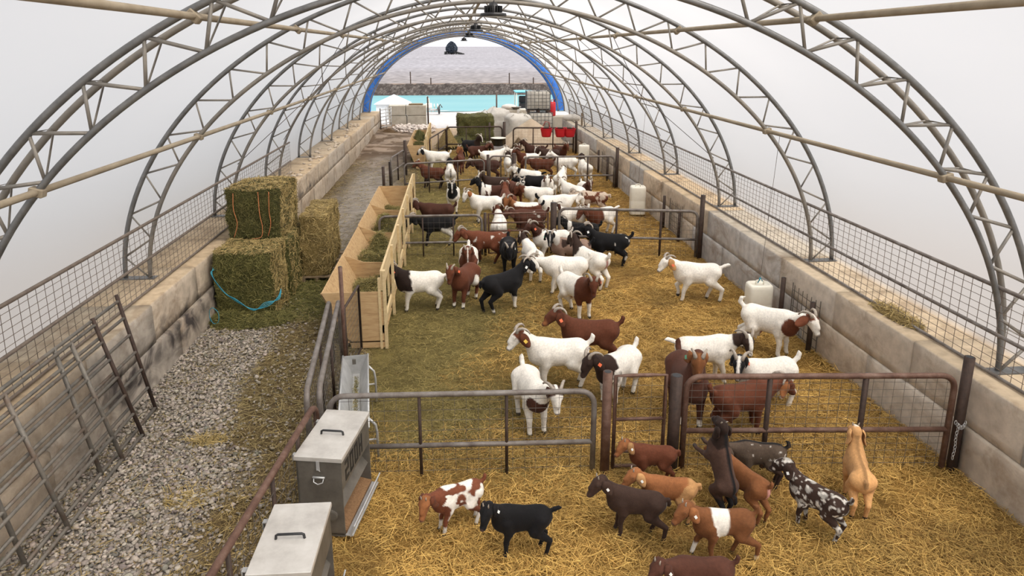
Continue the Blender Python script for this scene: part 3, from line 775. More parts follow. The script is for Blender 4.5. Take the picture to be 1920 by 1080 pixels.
# ------------------------------------------------------------------ galvanised trough
def trough():
    p0 = Vector((-1.21, 7.05, 0)); p1 = Vector((-1.45, 8.98, 0)); d = p1 - p0; L = d.length
    t = thing('feed_trough', 'long galvanised v-shaped trough on bent tube legs behind the stencilled feed box', 'trough', p0, math.atan2(d.y, d.x) - math.pi / 2)
    w, zt, zb = .17, .58, .30
    th = .006
    pr = [(-w, zt), (-.045, zb), (.045, zb), (w, zt)]
    s = MB()
    for (a, b) in zip(pr[:-1], pr[1:]):
        s.add([(a[0], 0, a[1]), (b[0], 0, b[1]), (b[0], L, b[1]), (a[0], L, a[1]), (a[0], 0, a[1] - th), (b[0], 0, b[1] - th), (b[0], L, b[1] - th), (a[0], L, a[1] - th)],
              [(0, 3, 2, 1), (4, 5, 6, 7), (0, 4, 7, 3), (1, 2, 6, 5), (0, 1, 5, 4), (3, 7, 6, 2)])
    s.build('trough_pan', 'galv', t)
    for sg in (-1, 1): MB().tube([(sg * w, -.01, zt), (sg * w, L + .01, zt)], .014, 8).build('rolled_edge', 'galv', t, True)
    for y in (0.0, L):
        MB().add([(-w, y, zt), (-.045, y, zb), (.045, y, zb), (w, y, zt), (-w, y + .006, zt), (-.045, y + .006, zb), (.045, y + .006, zb), (w, y + .006, zt)], [(0, 1, 2, 3), (7, 6, 5, 4), (0, 4, 5, 1), (1, 5, 6, 2), (2, 6, 7, 3), (3, 7, 4, 0)]).build('end_plate', 'galv', t)
    for y in (.25, L - .3):
        MB().tube([(-w - .06, y, 0.0), (-w - .05, y, .3), (-w - .0, y, zt - .02)], .016, 7).tube([(w, y, zt - .03), (w + .075, y, zt - .12), (w + .09, y, .35), (w + .09, y, 0.0)], .016, 7).tube([(-w - .05, y, .27), (w + .09, y, .27)], .013, 6).build('leg', 'galv', t, True)
    n = 420; C = np.stack([rng.normal(0, .016, n), rng.uniform(.1, L - .15, n), zb + rng.uniform(.004, .04, n)], 1)
    D = rng.normal(0, 1, (n, 3)) * np.array([.5, 1, .25]); V2, Q2 = strands(C, D, rng.uniform(.03, .09, n), rng.uniform(.003, .006, n), None, .1)
    link('leftover_hay', mesh_np('leftover_hay', V2, [Q2], straw_cols(n, HAYMIX)), 'straw', t)
    MB().box((-.02, L - .07, zt - .06), (.05, .03, .07)).build('float_bracket', 'feederside', t)
trough()

# ------------------------------------------------------------------ hay bunks
def bunk(label, y0, y1, xin, xout, n_post, near_panel=True):
    t = thing('hay_bunk', label, 'bunk', (xin, y0, 0), 0, 'wooden hay bunks along the alley')
    L = y1 - y0; dx = xout - xin
    # alley side: sloping plywood sheets
    n = max(2, round(L / 2.4)); 
    for i in range(n):
        a, b = L * i / n, L * (i + 1) / n - .012
        jz = rng.normal(0, .012)
        s = MB(); o = .018
        P4 = [(dx * .55, .12), (dx, .97 + jz)]
        s.add([(P4[0][0], a, P4[0][1]), (P4[1][0], a, P4[1][1]), (P4[1][0], b, P4[1][1]), (P4[0][0], b, P4[0][1]), (P4[0][0] - o, a, P4[0][1]), (P4[1][0] - o, a, P4[1][1]), (P4[1][0] - o, b, P4[1][1]), (P4[0][0] - o, b, P4[0][1])],
              [(0, 3, 2, 1), (4, 5, 6, 7), (0, 1, 5, 4), (1, 2, 6, 5), (2, 3, 7, 6), (3, 0, 4, 7)])
        s.build('alley_board', 'ply', t)
        f = L * i / n
        if i:
            s = MB(); v = [(.0, .14), (dx * .57, .14), (dx * .98, .94), (dx * .60, .80), (.0, .78)]; N = 5
            s.add([(x, f - .01, z) for x, z in v] + [(x, f + .008, z) for x, z in v], [tuple(range(N)), tuple(range(2 * N - 1, N - 1, -1))] + [(q, N + q, N + (q + 1) % N, (q + 1) % N) for q in range(N)])
            s.build('divider', 'ply', t)
    MB().box((dx * .3, L / 2, .13), (-dx * .62, L, .02)).build('bunk_floor', 'ply', t)
    # end panels
    for y, near in ((0, True), (L, False)):
        if near and not near_panel: continue
        v = [(.02, .02), (dx * .55, .02), (dx * .62, .3), (dx, .93), (dx - .02, .98), (.02, .98)]
        s = MB(); N = len(v); th = .018
        s.add([(x, y, z) for x, z in v] + [(x, y + th, z) for x, z in v], [tuple(range(N)), tuple(range(2 * N - 1, N - 1, -1))] + [(i, N + i, N + (i + 1) % N, (i + 1) % N) for i in range(N)])
        s.build('end_panel', 'ply', t)
    # pen side: posts, head board, lower boards and the slanted feeding slats
    for i in range(n_post):
        y = .03 + (L - .06) * i / (n_post - 1)
        MB().box((.045, y, .665), (.045, .09, 1.33)).build('post', 'wood', t)
        MB().box((-.035, y, .60), (.04, .09, 1.2)).build('post', 'wood', t)
    MB().box((.005, L / 2, 1.165), (.035, L, .33)).build('head_board', 'wood', t)
    MB().box((.005, L / 2, .34), (.035, L, .14)).build('foot_board', 'wood', t)
    return t
bunk('long wooden hay bunk with bright lumber head board between the alley and the near pens', 10.45, 19.2, -1.22, -2.16, 7)
bunk('far wooden hay bunk with a tall brown end panel', 27.6, 33.0, -1.20, -1.92, 4)

# ------------------------------------------------------------------ hay, bales
def box_surface(dims, n):
    dx, dy, dz = dims; A = np.array([dy * dz, dy * dz, dx * dz, dx * dz, dx * dy * 1.0])
    f = rng.choice(5, n, p=A / A.sum()); u = rng.uniform(-.5, .5, (n, 2)); P_ = np.zeros((n, 3)); N_ = np.zeros((n, 3))
    for k, (ax, sg) in enumerate(((0, -1), (0, 1), (1, -1), (1, 1), (2, 1))):
        m = f == k; o = [a for a in (0, 1, 2) if a != ax]
        P_[m, ax] = sg * dims[ax] / 2; N_[m, ax] = sg
        P_[m, o[0]] = u[m, 0] * dims[o[0]]; P_[m, o[1]] = u[m, 1] * dims[o[1]]
    P_[:, 2] += dz / 2
    return P_, N_, f
def bale_mesh(name, dims, n, pal, pal_side=None, rough=.035):
    """A pressed bale: lumpy core with loose stalks lying on every face."""
    dx, dy, dz = dims; seg = [max(3, int(d / .11)) for d in dims]
    V = []; Q = []
    def face(o, u, v, nu, nv):
        b = len(V)
        for i in range(nu + 1):
            for j in range(nv + 1): V.append(np.array(o) + np.array(u) * i / nu + np.array(v) * j / nv)
        for i in range(nu):
            for j in range(nv):
                a = b + i * (nv + 1) + j; Q.append((a, a + nv + 1, a + nv + 2, a + 1))
    x, y = dx / 2, dy / 2
    face((-x, -y, 0), (dx, 0, 0), (0, 0, dz), seg[0], seg[2]); face((x, y, 0), (-dx, 0, 0), (0, 0, dz), seg[0], seg[2])
    face((x, -y, 0), (0, dy, 0), (0, 0, dz), seg[1], seg[2]); face((-x, y, 0), (0, -dy, 0), (0, 0, dz), seg[1], seg[2])
    face((-x, -y, dz), (dx, 0, 0), (0, dy, 0), seg[0], seg[1]); face((-x, y, 0), (dx, 0, 0), (0, -dy, 0), seg[0], seg[1])
    V = np.array(V); sd = int(rng.integers(1000))
    nrm = (V - np.array([0, 0, dz / 2])) / (np.array(dims) / 2); w = np.abs(nrm).max(1)
    off = np.stack([vnoise(V * 4.5, sd), vnoise(V * 4.5 + 30, sd + 1), vnoise(V * 4.5 + 60, sd + 2)], 1) - .5
    V = V + off * rough * 2
    rad = np.clip(np.sort(np.abs(nrm), 1)[:, 1] - .86, 0, 1)[:, None]      # soften the edges
    V = V - (nrm * rad * .22) * np.array([dx, dy, dz]).min() * .5
    C0 = np.tile(pal[0] * .75, (len(V), 1)) * (.6 + .9 * vnoise(V * 9, 5))[:, None]
    P_, N_, f = box_surface(dims, n)
    offp = np.stack([vnoise(P_ * 4.5, sd), vnoise(P_ * 4.5 + 30, sd + 1), vnoise(P_ * 4.5 + 60, sd + 2)], 1) - .5
    nr = (P_ - np.array([0, 0, dz / 2])) / (np.array(dims) / 2); rad = np.clip(np.sort(np.abs(nr), 1)[:, 1] - .86, 0, 1)[:, None]
    P_ = P_ + offp * rough * 2 - (nr * rad * .22) * min(dims) * .5 + N_ * rng.uniform(-.002, .012, (n, 1))
    D = rng.normal(0, 1, (n, 3)); D -= N_ * (D * N_).sum(1, keepdims=True) * .8
    V2, Q2 = strands(P_, D, rng.uniform(.05, .15, n), rng.uniform(.004, .009, n), N_, .12)
    c = straw_cols(n, pal)
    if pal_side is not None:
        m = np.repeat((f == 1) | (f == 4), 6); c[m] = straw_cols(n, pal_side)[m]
    return mesh_np(name, np.concatenate([V, V2]), [np.array(Q), Q2 + len(V)], np.concatenate([C0, c]))
def bale(label, loc, dims, rz, n, pal, pal_side=None, rough=.035, group=None):
    o = link('hay_bale', bale_mesh('hay_bale', dims, n, pal, pal_side, rough), 'straw'); o.location = loc; o.rotation_euler = (0, 0, rz)
    return tag(o, label, 'hay bale', group)
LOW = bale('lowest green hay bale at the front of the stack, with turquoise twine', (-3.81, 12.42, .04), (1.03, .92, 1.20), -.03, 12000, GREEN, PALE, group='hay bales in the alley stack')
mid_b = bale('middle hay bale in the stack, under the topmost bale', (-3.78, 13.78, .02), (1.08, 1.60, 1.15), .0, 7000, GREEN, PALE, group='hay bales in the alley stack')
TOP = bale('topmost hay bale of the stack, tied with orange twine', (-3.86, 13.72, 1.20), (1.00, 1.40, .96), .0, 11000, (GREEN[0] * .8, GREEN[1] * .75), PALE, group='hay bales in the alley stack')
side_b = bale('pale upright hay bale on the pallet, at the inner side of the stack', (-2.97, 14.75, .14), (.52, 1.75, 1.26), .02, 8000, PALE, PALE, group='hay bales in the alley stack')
def twine(parent, paths, m, name='twine', r=.006):
    for p in paths: MB().tube(smooth(p), r, 5).build(name, m, parent, True)
twine(TOP, [[(-.34, -.71, .9), (-.345, -.755, .6), (-.30, -.755, .32), (-.38, -.75, .05)], [(.12, -.71, .92), (.13, -.755, .5), (.16, -.755, .25), (.12, -.76, .05), (-.06, -.77, .02)],
            [(.32, -.71, .92), (.31, -.755, .55), (.32, -.755, .3), (.25, -.75, .06)]], 'orange')
twp = []
for k in range(4):
    f = k * .020
    twp.append([(-.53 + f, -.40, .95 - f), (-.50, -.54 - f, .80 + f), (-.36 + f, -.57, .55 - f), (-.10, -.60 - f * .5, .33 + f), (.18, -.62, .20 - f * .5), (.44 - f, -.58, .24 + f), (.58, -.45, .36 - f), (.60, -.30, .46 - f)])
twine(LOW, twp, 'teal')
lp = MB().tube(smooth([(-4.34, 11.60, .10), (-4.33, 11.58, .30), (-4.26, 11.56, .37), (-4.18, 11.57, .27), (-4.20, 11.58, .10), (-4.28, 11.57, .08), (-4.34, 11.58, .20)]), .006, 5).build('twine_loop', 'teal', None, True)
tag(lp, 'loose loop of turquoise twine by the wall at the foot of the bale stack', 'twine')
pl = thing('pallet', 'wooden pallet under the upright bale of the stack', 'pallet', (-2.93, 14.75, 0))
for y in (-.85, -.3, .3, .85): MB().box((0, y, .115), (.62, .14, .025)).build('deck_board', 'pallet', pl)
for x in (-.27, 0, .27): MB().box((x, 0, .05), (.06, 1.9, .10)).build('stringer', 'pallet', pl)

def hay_heap(name, label, cx, cy, rx, ry, h, n, pal, z0=0.0, box=False, cat='hay', lump=.5):
    """Loose hay: a soft mound with stalks over it."""
    nx, ny = 26, 26
    xs, ys = np.meshgrid(np.linspace(-1, 1, nx), np.linspace(-1, 1, ny), indexing='ij'); x, y = xs.ravel(), ys.ravel()
    sd = int(rng.integers(900))
    def zf(x, y):
        r = np.clip(1 - np.sqrt(x * x + y * y), 0, 1) if not box else np.clip((1 - np.abs(x) ** 4) * (1 - np.abs(y) ** 8), 0, 1)
        return h * (r ** .7) * (1 - lump + lump * 1.6 * vnoise(np.stack([x * rx * 2.2 + 9, y * ry * 2.2, x * 0], -1), sd))
    V = np.stack([x * rx, y * ry, zf(x, y)], 1)
    i, j = np.meshgrid(np.arange(nx - 1), np.arange(ny - 1), indexing='ij'); a = (i * ny + j).ravel(); Q = np.stack([a, a + ny, a + ny + 1, a + 1], 1)
    if not box: Q = Q[(np.hypot(x, y)[Q] < 1.0).all(1)]
    if box: u = rng.uniform(-1, 1, (n, 2))
    else:
        an = rng.uniform(0, math.tau, n); rr = np.sqrt(rng.uniform(0, 1.05, n)); u = np.stack([rr * np.cos(an), rr * np.sin(an)], 1)
    C = np.stack([u[:, 0] * rx, u[:, 1] * ry, zf(u[:, 0], u[:, 1]) + rng.uniform(0, .02, n)], 1)
    D = rng.normal(0, 1, (n, 3)); D[:, 2] *= .35
    V2, Q2 = strands(C, D, rng.uniform(.07, .2, n), rng.uniform(.004, .009, n), None, .1)
    col = np.concatenate([np.tile(pal[0] * .8, (len(V), 1)), straw_cols(n, pal)])
    o = link(name, mesh_np(name, np.concatenate([V, V2]), [Q, Q2 + len(V)], col), 'straw'); o.location = (cx, cy, z0)
    return tag(o, label, cat, kind='stuff')
hay_heap('loose_hay', 'loose dark green hay spilled round the foot of the lowest bale', -3.72, 11.85, .78, .45, .22, 3500, GREEN)
hay_heap('loose_hay', 'green hay lying inside the long near bunk', -1.66, 14.8, .38, 4.2, .58, 14000, HAYMIX, .14, True, lump=.85)
hay_heap('loose_hay', 'green hay lying inside the far bunk', -1.60, 30.9, .30, 1.9, .85, 3000, GREEN, .14, True)
hay_heap('loose_hay', 'trampled hay on the alley at the inner side of the bale stack', -2.75, 13.2, .75, 1.5, .05, 3500, GREEN)
hay_heap('loose_straw', 'tuft of straw caught on the wall top behind the mesh railing', 6.05, 8.4, .18, .55, .10, 500, PALE, WALL_Z)
hay_heap('loose_straw', 'clump of yellow straw lying on the gravel', -3.15, 7.9, .25, .14, .03, 260, PALE)
hay_heap('loose_straw', 'second clump of yellow straw on the gravel, closer to the camera', -2.95, 6.75, .28, .2, .02, 200, PALE)

# ------------------------------------------------------------------ white drums hung on cord
def drum(label, x, y, h, w, cord_to, teal):
    t = thing('plastic_drum', label, 'drum', (x, y, .02), rng.uniform(-.15, .15), 'white drums along the block wall')
    hw = w / 2; s = MB(); n = 28; prof = [(.86, 0), (.97, .015), (1, .05), (1, h * .48), (.985, h * .5), (1, h * .52), (1, h - .07), (.96, h - .02), (.86, h), (.72, h + .004), (.70, h - .02), (.2, h - .022)]
    b = len(s.v)
    for r, z in prof:
        for k in range(n):
            a = math.tau * (k + .5) / n; c, q = math.cos(a), math.sin(a); e = 2 / 5.0
            s.v.append((hw * r * math.copysign(abs(c) ** e, c), hw * .8 * r * math.copysign(abs(q) ** e, q), z))
    for i in range(len(prof) - 1):
        for k in range(n):
            k2 = (k + 1) % n; s.f.append((b + i * n + k, b + i * n + k2, b + (i + 1) * n + k2, b + (i + 1) * n + k))
    s.f.append(tuple(range(n - 1, -1, -1))); s.f.append(tuple(b + (len(prof) - 1) * n + k for k in range(n)))
    s.build('drum_body', 'drum', t, True)
    MB().tube([(-.07, 0, h - .02), (-.065, 0, h + .05), (0, 0, h + .065), (.065, 0, h + .05), (.07, 0, h - .02)], .014, 7).build('carry_handle', 'drum', t, True)
    if teal: MB().tube([(-.04, -.02, h + .02), (.0, .02, h + .06), (.04, -.03, h + .05), (.02, .02, h + .09), (-.02, -.02, h + .06), (0, 0, h + .11)], .010, 6).build('rope_knot', 'teal', t, True)
    MB().tube([(0, 0, h + .06), tuple(Vector(cord_to) - Vector((x, y, .02)))], .004, 5).build('cord', 'wire', t)
drum('nearest white plastic drum, hung by turquoise rope beside the block wall', 5.32, 11.05, .70, .43, (5.42, 11.0, 3.4), True)
drum('second white plastic drum along the block wall, alone in the middle pen corner', 5.30, 19.2, .84, .45, (5.42, 19.1, 3.4), False)
drum('small white plastic drum farthest along the block wall', 5.30, 27.7, .88, .45, (5.42, 27.6, 3.4), False)

# ------------------------------------------------------------------ buckets
def bucket(name, label, loc, r0, r1, h, m, wall_hook, rim='galv', group=None):
    t = thing(name, label, 'bucket', loc, 0, group)
    MB().lathe([(r0 * .95, 0), (r0, .01), (r1 * .97, h - .03), (r1 + .012, h - .03), (r1 + .012, h), (r1 - .008, h), (r0 - .01, .02), (.001, .02)], n=20).build('bucket_body', m, t, True)
    if wall_hook: MB().tube([(-r1, 0, h - .03), (-r1 * .6, .03, h + .12), (0, .05, h + .16), (r1 * .6, .03, h + .12), (r1, 0, h - .03)], .006, 5).build('bail', 'wire', t, True)
    else: MB().lathe([(r1 + .013, h - .012), (r1 + .02, h - .012), (r1 + .02, h + .004), (r1 - .012, h + .004)], n=20).build('rim', rim, t, True)
    return t
def trough_bucket(label, x, y):
    """Red bucket-trough hooked on a gate rail: flat back, rounded belly."""
    t = thing('red_bucket', label, 'bucket', (x, y, .78), .0, 'red buckets on the far gate')
    s = MB(); n = 12; w0, w1 = .19, .27
    for z, w, d in ((0, w0, .20), (.04, w0 + .02, .24), (.36, w1, .30), (.40, w1 + .02, .32), (.40, w1 - .02, .28), (.08, w0, .20)):
        for k in range(n):
            a = math.pi * k / (n - 1); s.v.append((w * -math.cos(a), -d * math.sin(a) ** .6, z))
    for i in range(5):
        for k in range(n):
            k2 = (k + 1) % n; s.f.append((i * n + k, i * n + k2, (i + 1) * n + k2, (i + 1) * n + k))
    s.f.append(tuple(range(n - 1, -1, -1))); s.f.append(tuple(5 * n + k for k in range(n)))
    s.build('bucket_body', 'red', t)
    for sx in (-.17, .17): MB().box((sx, .03, .42), (.07, .10, .03)).box((sx, .075, .36), (.07, .02, .12)).build('rail_hook', 'red', t)
for px, lb in ((1024, 'single red bucket hooked on the far gate, apart from the pair'), (1050, 'middle red bucket hooked on the far gate'), (1067, 'red bucket on the far gate nearest the block wall')):
    q = onY(px, 245, 31.55); f = (q.x - 2.72) / 2.78
    trough_bucket(lb, q.x, 31.8 - .35 * f - .085)
bucket('feed_tub', 'black tub standing by the middle post of the fourth fence', (1.98, 31.3, .42), .26, .34, .36, 'black', False, 'drum')
tag(MB().box((1.98, 31.3, .21), (.5, .5, .42), None, .03).build('stand_block', 'yard'), 'low pale block under the black tub', 'block')
# ------------------------------------------------------------------ things at the far end
bale('big hay bale behind the gate of the fourth fence', (1.02, 34.6, .1), (1.75, 1.5, 1.45), .05, 4500, GREEN, None, .09)
hay_heap('loose_hay', 'hay spilled round the big far bale', .95, 34.3, 2.0, 1.3, .75, 2500, GREEN)
hay_heap('loose_hay', 'low brown pile of old hay at the end of the left block wall', -3.75, 39.2, .55, .5, .38, 500, (np.array([.12, .07, .03]), np.array([.28, .19, .09])))

hay_heap('loose_hay', 'tan heap of old hay left of the big far bale', -.35, 33.6, .62, .7, 1.0, 900, PALE)
hay_heap('loose_hay', 'brown hay strewn on the near side of the sand heap', 3.05, 32.75, .55, .45, .5, 600, (np.array([.14, .09, .045]), np.array([.30, .21, .11])))

def bulk_bag(label, loc, w, d, h, sd, slump):
    """A filled woven bag: bulging sides, gathered top, lifting loops."""
    t = thing('bulk_bag', label, 'bag', loc, rng.uniform(-.1, .1), 'white bulk bags')
    V = []; Q = []; n, m = 36, 18
    for j in range(m + 1):
        v = j / m
        for i in range(n):
            a = math.tau * i / n; c, s_ = math.cos(a), math.sin(a); e = 2 / (4.2 - 1.6 * v)
            rr = (1 + .08 * math.sin(v * math.pi)) * (1 if v < .78 else max(.12, 1 - ((v - .78) / .22) ** 1.6 * .9))
            p = np.array([math.copysign(abs(c) ** e, c) * w / 2 * rr, math.copysign(abs(s_) ** e, s_) * d / 2 * rr, h * (min(v / .8, 1) * .86 + max(0, v - .8) * .7)])
            nn = vnoise(np.array([[p[0] * 3, p[1] * 3, p[2] * 3]]), sd)[0] - .5
            p[:2] *= 1 + nn * .16; p[2] += nn * slump * v
            V.append(p)
    for j in range(m):
        for i in range(n):
            i2 = (i + 1) % n; Q.append((j * n + i, j * n + i2, (j + 1) * n + i2, (j + 1) * n + i))
    V.append(np.array([0, 0, h * 1.0])); top = len(V) - 1
    T = np.array([(m * n + i, m * n + (i + 1) % n, top) for i in range(n)])
    link('bag_body', mesh_np('bag_body', V, [np.array(Q), T]), 'bag', t, True)
    for sx in (-1, 1):
        for sy in (-1, 1):
            x, y = sx * w * .42, sy * d * .42
            MB().tube([(x, y, h * .55), (x * .95, y * .95, h * .84), (x * .6, y * .9, h * .98), (x * .5, y * .6, h * .9)], .022, 6).build('lifting_loop', 'bag', t, True)
    MB().tube([(0, 0, h * .92), (.03, .01, h * 1.04), (.08, .04, h * 1.1)], [.12, .06, .10], 9).build('tied_spout', 'bag', t, True)
bulk_bag('nearer white bulk bag behind the fourth fence, squarer of the two', (3.33, 36.2, .05), 1.25, 1.2, 1.42, 3, .2)
bulk_bag('slumped wide white bulk bag, left of the squarer one', (2.15, 37.9, .05), 1.7, 1.5, 1.45, 8, .5)

def ibc(label, loc, rz=0.0):
    t = thing('liquid_tank', label, 'tank', loc, rz, 'caged liquid tanks')
    w, d, h = 1.25, 1.05, 1.12
    MB().box((0, 0, .14 + (h - .14) / 2), (w - .06, d - .06, h - .16), None, .08).build('tank_bottle', 'ibc', t, True)
    g = MB()
    for i in range(7):
        x = -w / 2 + w * i / 6
        for y in (-d / 2, d / 2): g.tube([(x, y, .13), (x, y, h)], .012, 6)
        g.tube([(x, -d / 2, h), (x, d / 2, h)], .008, 5)
    for i in range(1, 5):
        y = -d / 2 + d * i / 5
        for x in (-w / 2, w / 2): g.tube([(x, y, .13), (x, y, h)], .012, 6)
    for z in np.linspace(.2, h, 6): g.tube([(-w / 2, -d / 2, z), (w / 2, -d / 2, z), (w / 2, d / 2, z), (-w / 2, d / 2, z)], .012, 6, closed=True)
    g.build('wire_cage', 'steel', t)
    p = MB()
    for x in (-w / 2 + .09, 0, w / 2 - .09): p.box((x, 0, .05), (.14, d, .1))
    p.box((0, 0, .115), (w, d, .03)); p.build('pallet_base', 'darkrust', t)
    MB().lathe([(.11, 0), (.11, .03), (.09, .05)], (0, 0, h - .03), 16).build('filler_cap', 'black', t)
    MB().tube([(0, -d / 2 + .05, .2), (0, -d / 2 - .05, .2), (0, -d / 2 - .09, .17)], .04, 8).build('outlet_valve', 'black', t)
ibc('lower caged liquid tank of the stacked pair, with a red hose in front', (4.60, 37.0, .30), .03)
ibc('upper caged liquid tank on top of the stacked pair', (4.50, 37.1, 1.442), -.03)
tag(MB().box((4.6, 37.0, .145), (1.4, 1.15, .29)).build('stand_block', 'yard'), 'pale slab under the stacked liquid tanks', 'block')
tag(MB().tube([(4.62, 36.2, .2), (4.66, 36.15, .7), (4.80, 36.18, 1.0), (5.0, 36.2, .95), (5.08, 36.2, .5), (5.1, 36.15, .1)], .03, 8).build('hose', mat('dull_red_hose', [(.22, .05, .04), (.30, .08, .06)], 6, .6), None, True), 'dull red hose looped in front of the lower liquid tank', 'hose')

def fuel_can(label, loc, h):
    t = thing('fuel_can', label, 'can', loc, .3)
    MB().box((0, 0, h * .42), (.34, .22, h * .84), None, .05).build('can_body', 'red', t, True)
    MB().tube([(-.1, 0, h * .82), (-.08, 0, h * .95), (.06, 0, h * .95), (.08, 0, h * .82)], .022, 7).build('carry_handle', 'red', t, True)
    MB().tube([(.12, 0, h * .8), (.15, 0, h * .95), (.19, 0, h)], .03, 8).build('spout', 'black', t, True)
# block wall stub, shelf and small gear beside the tanks
tag(MB().box((5.65, 38.3, .55), (1.2, 1.0, 1.1), None, .03).build('concrete_block', 'block'), 'pale concrete block behind the stacked tanks at the end of the block wall', 'block')
fuel_can('red fuel can standing on the block behind the upper liquid tank', (5.45, 38.1, 1.1), .95)

def sand(label, cx, cy, rx, ry, h):
    n = 40; xs, ys = np.meshgrid(np.linspace(-1, 1, n), np.linspace(-1, 1, n), indexing='ij'); x, y = xs.ravel(), ys.ravel()
    r = np.sqrt(x * x + y * y); z = h * np.clip(1 - r, 0, 1) ** .85 + (vnoise(np.stack([x * 5, y * 5, x * 0], -1), 77) - .5) * .12 * (r < .98)
    i, j = np.meshgrid(np.arange(n - 1), np.arange(n - 1), indexing='ij'); a = (i * n + j).ravel()
    keep = (r[a] < 1.0)
    Q = np.stack([a, a + n, a + n + 1, a + 1], 1)[keep]
    o = link('sand_heap', mesh_np('sand_heap', np.stack([x * rx, y * ry, z], 1), [Q]), 'sand', smooth=True); o.location = (cx, cy, 0)
    return tag(o, label, 'sand', kind='stuff')
sand('pale heap of sand behind the gate with the red buckets', 3.80, 33.9, 1.88, 1.75, 1.40)

# concrete blocks closing off the yard on the left
k = 0
for row, z0 in ((0, .18), (1, .81)):
    for c_, (x0, x1) in enumerate(((-4.0, -2.92) if row == 0 else (-4.0, -2.98), (-2.9, -1.72) if row == 0 else (-2.96, -1.72))):
        lab = ['lower left', 'lower right', 'upper left', 'upper right'][row * 2 + c_]
        tag(MB().box(((x0 + x1) / 2, 42.55, z0 + .305), (x1 - x0 - .02, .62, .61), None, .025).build('concrete_block', 'block'),
            f'{lab} block of the four stacked concrete blocks at the yard edge', 'block', 'concrete blocks at the yard edge')
tag(MB().box((-2.35, 42.55, 1.47), (.85, .5, .09), None, .01).build('timber_plank', 'pallet'), 'brown timber lying on the upper right block at the yard edge', 'plank')
tag(MB().box((-2.9, 42.55, .06), (2.7, 1.0, .24), None, .04).build('footing_slab', 'yard'), 'pale slab under the four stacked concrete blocks', 'block')
post('tall dark post beside the stacked concrete blocks at the yard edge', -1.62, 42.3, 1.95, .05)
post('dark post at the other side of the yard opening, before the pond', 2.75, 45.0, 2.0, .05)
# white tube gate at the end of the left wall
def yard_gate():
    t = thing('yard_gate', 'pale tube gate standing open at the end of the left block wall', 'gate', (-4.28, 40.2, .02), math.radians(68))
    for z in (.1, .3, .5, .7, .9, 1.1, 1.3): MB().tube([(0, 0, z), (1.35, 0, z)], .028, 7).build('rail', 'galv', t, True)
    for x in (0, .7, 1.35): MB().tube([(x, 0, 0), (x, 0, 1.4)], .03, 7).build('upright', 'galv' if x else 'darkrust', t, True)
yard_gate()
def shed():
    t = thing('shed', 'small white shed whose pointed roof shows over the stacked blocks', 'shed', (-4.35, 49.5, -.05))
    MAT['shedroof'] = mat('white_shed_sheet', [(.62, .66, .68), (.72, .75, .77)], 3, .6)
    MB().box((0, 0, .55), (2.2, 1.8, 1.1)).build('wall', 'shedroof', t)
    s = MB(); w, d = 1.25, 1.05
    s.add([(-w, -d, 1.05), (w, -d, 1.05), (0, -d, 1.62), (-w, d, 1.05), (w, d, 1.05), (0, d, 1.62)], [(0, 1, 2), (5, 4, 3), (0, 2, 5, 3), (1, 4, 5, 2), (0, 3, 4, 1)])
    s.build('roof', 'shedroof', t)
    MB().box((.0, -.91, .45), (.7, .03, .9)).build('door', 'galv', t)
shed()
def implement():
    """Small towed farm implement with a frame, two wheels and curved tines."""
    p = G(808, 214); t = thing('farm_implement', 'small grey and white towed farm implement parked at the pond side', 'machine', (p.x, p.y, 0))
    for sx in (-.62, .62):
        w = MB(); w.lathe([(.10, -.07), (.26, -.07), (.30, -.03), (.30, .03), (.26, .07), (.10, .07)], (sx, 0, .3), 16, Matrix.Rotation(math.pi / 2, 3, 'Y'))
        w.build('wheel', 'black', t)
    MB().tube([(-.62, 0, .3), (.62, 0, .3)], .05, 7).tube([(-.5, 0, .35), (0, -.9, .45), (.5, 0, .35)], .04, 6).build('frame', 'galv', t)
    for i in range(5):
        x = -.5 + .25 * i; MB().tube([(x, .2, .5), (x, .35, .72), (x + .03, .5, .6), (x + .03, .52, .1)], .03, 6).build('tine', 'drum', t, True)
    MB().box((-.15, .1, .62), (.5, .4, .35), None, .05).build('hopper', 'drum', t)
    MB().tube([(-.1, .1, .8), (-.15, .1, 1.15), (-.3, .1, 1.3)], .035, 6).build('lever', 'drum', t, True)
    MB().tube([(.5, 0, .4), (.72, 0, .72), (.85, -.1, .5)], .04, 6).build('arm', 'darkrust', t, True)
implement()
def yard_vehicle():
    """Small utility vehicle with a turquoise roof on four posts, a dark seat and white loads."""
    t = thing('utility_vehicle', 'small open utility vehicle with a turquoise roof beyond the stacked tanks', 'vehicle', (4.7, 47.0, -.02))
    MB().box((0, 0, .62), (1.5, 2.4, .5), None, .08).build('vehicle_body', 'galv', t)
    MB().box((0, -.2, 1.98), (1.25, 1.6, .09), None, .03).build('roof', 'tealroof', t)
    for x in (-.55, .55):
        for y in (-.9, .5): MB().tube([(x, y, .8), (x * .97, y, 1.95)], .03, 6).build('roof_post', 'drum', t)
    MB().box((.0, -.1, 1.05), (.62, .5, .35), None, .06).box((.0, .15, 1.4), (.6, .12, .5), None, .05).build('seat', 'black', t)
    for x in (-.7, .7):
        for y in (-.85, .8): MB().lathe([(.12, -.1), (.32, -.1), (.36, -.05), (.36, .05), (.32, .1), (.12, .1)], (x, y, .36), 16, Matrix.Rotation(math.pi / 2, 3, 'Y')).build('wheel', 'black', t)
yard_vehicle()
tag(MB().box((3.85, 42.6, .56), (2.2, .8, 1.12), None, .03).build('concrete_block', 'block'), 'pale concrete block left of the stacked tanks, in front of the turquoise roofed vehicle', 'block')
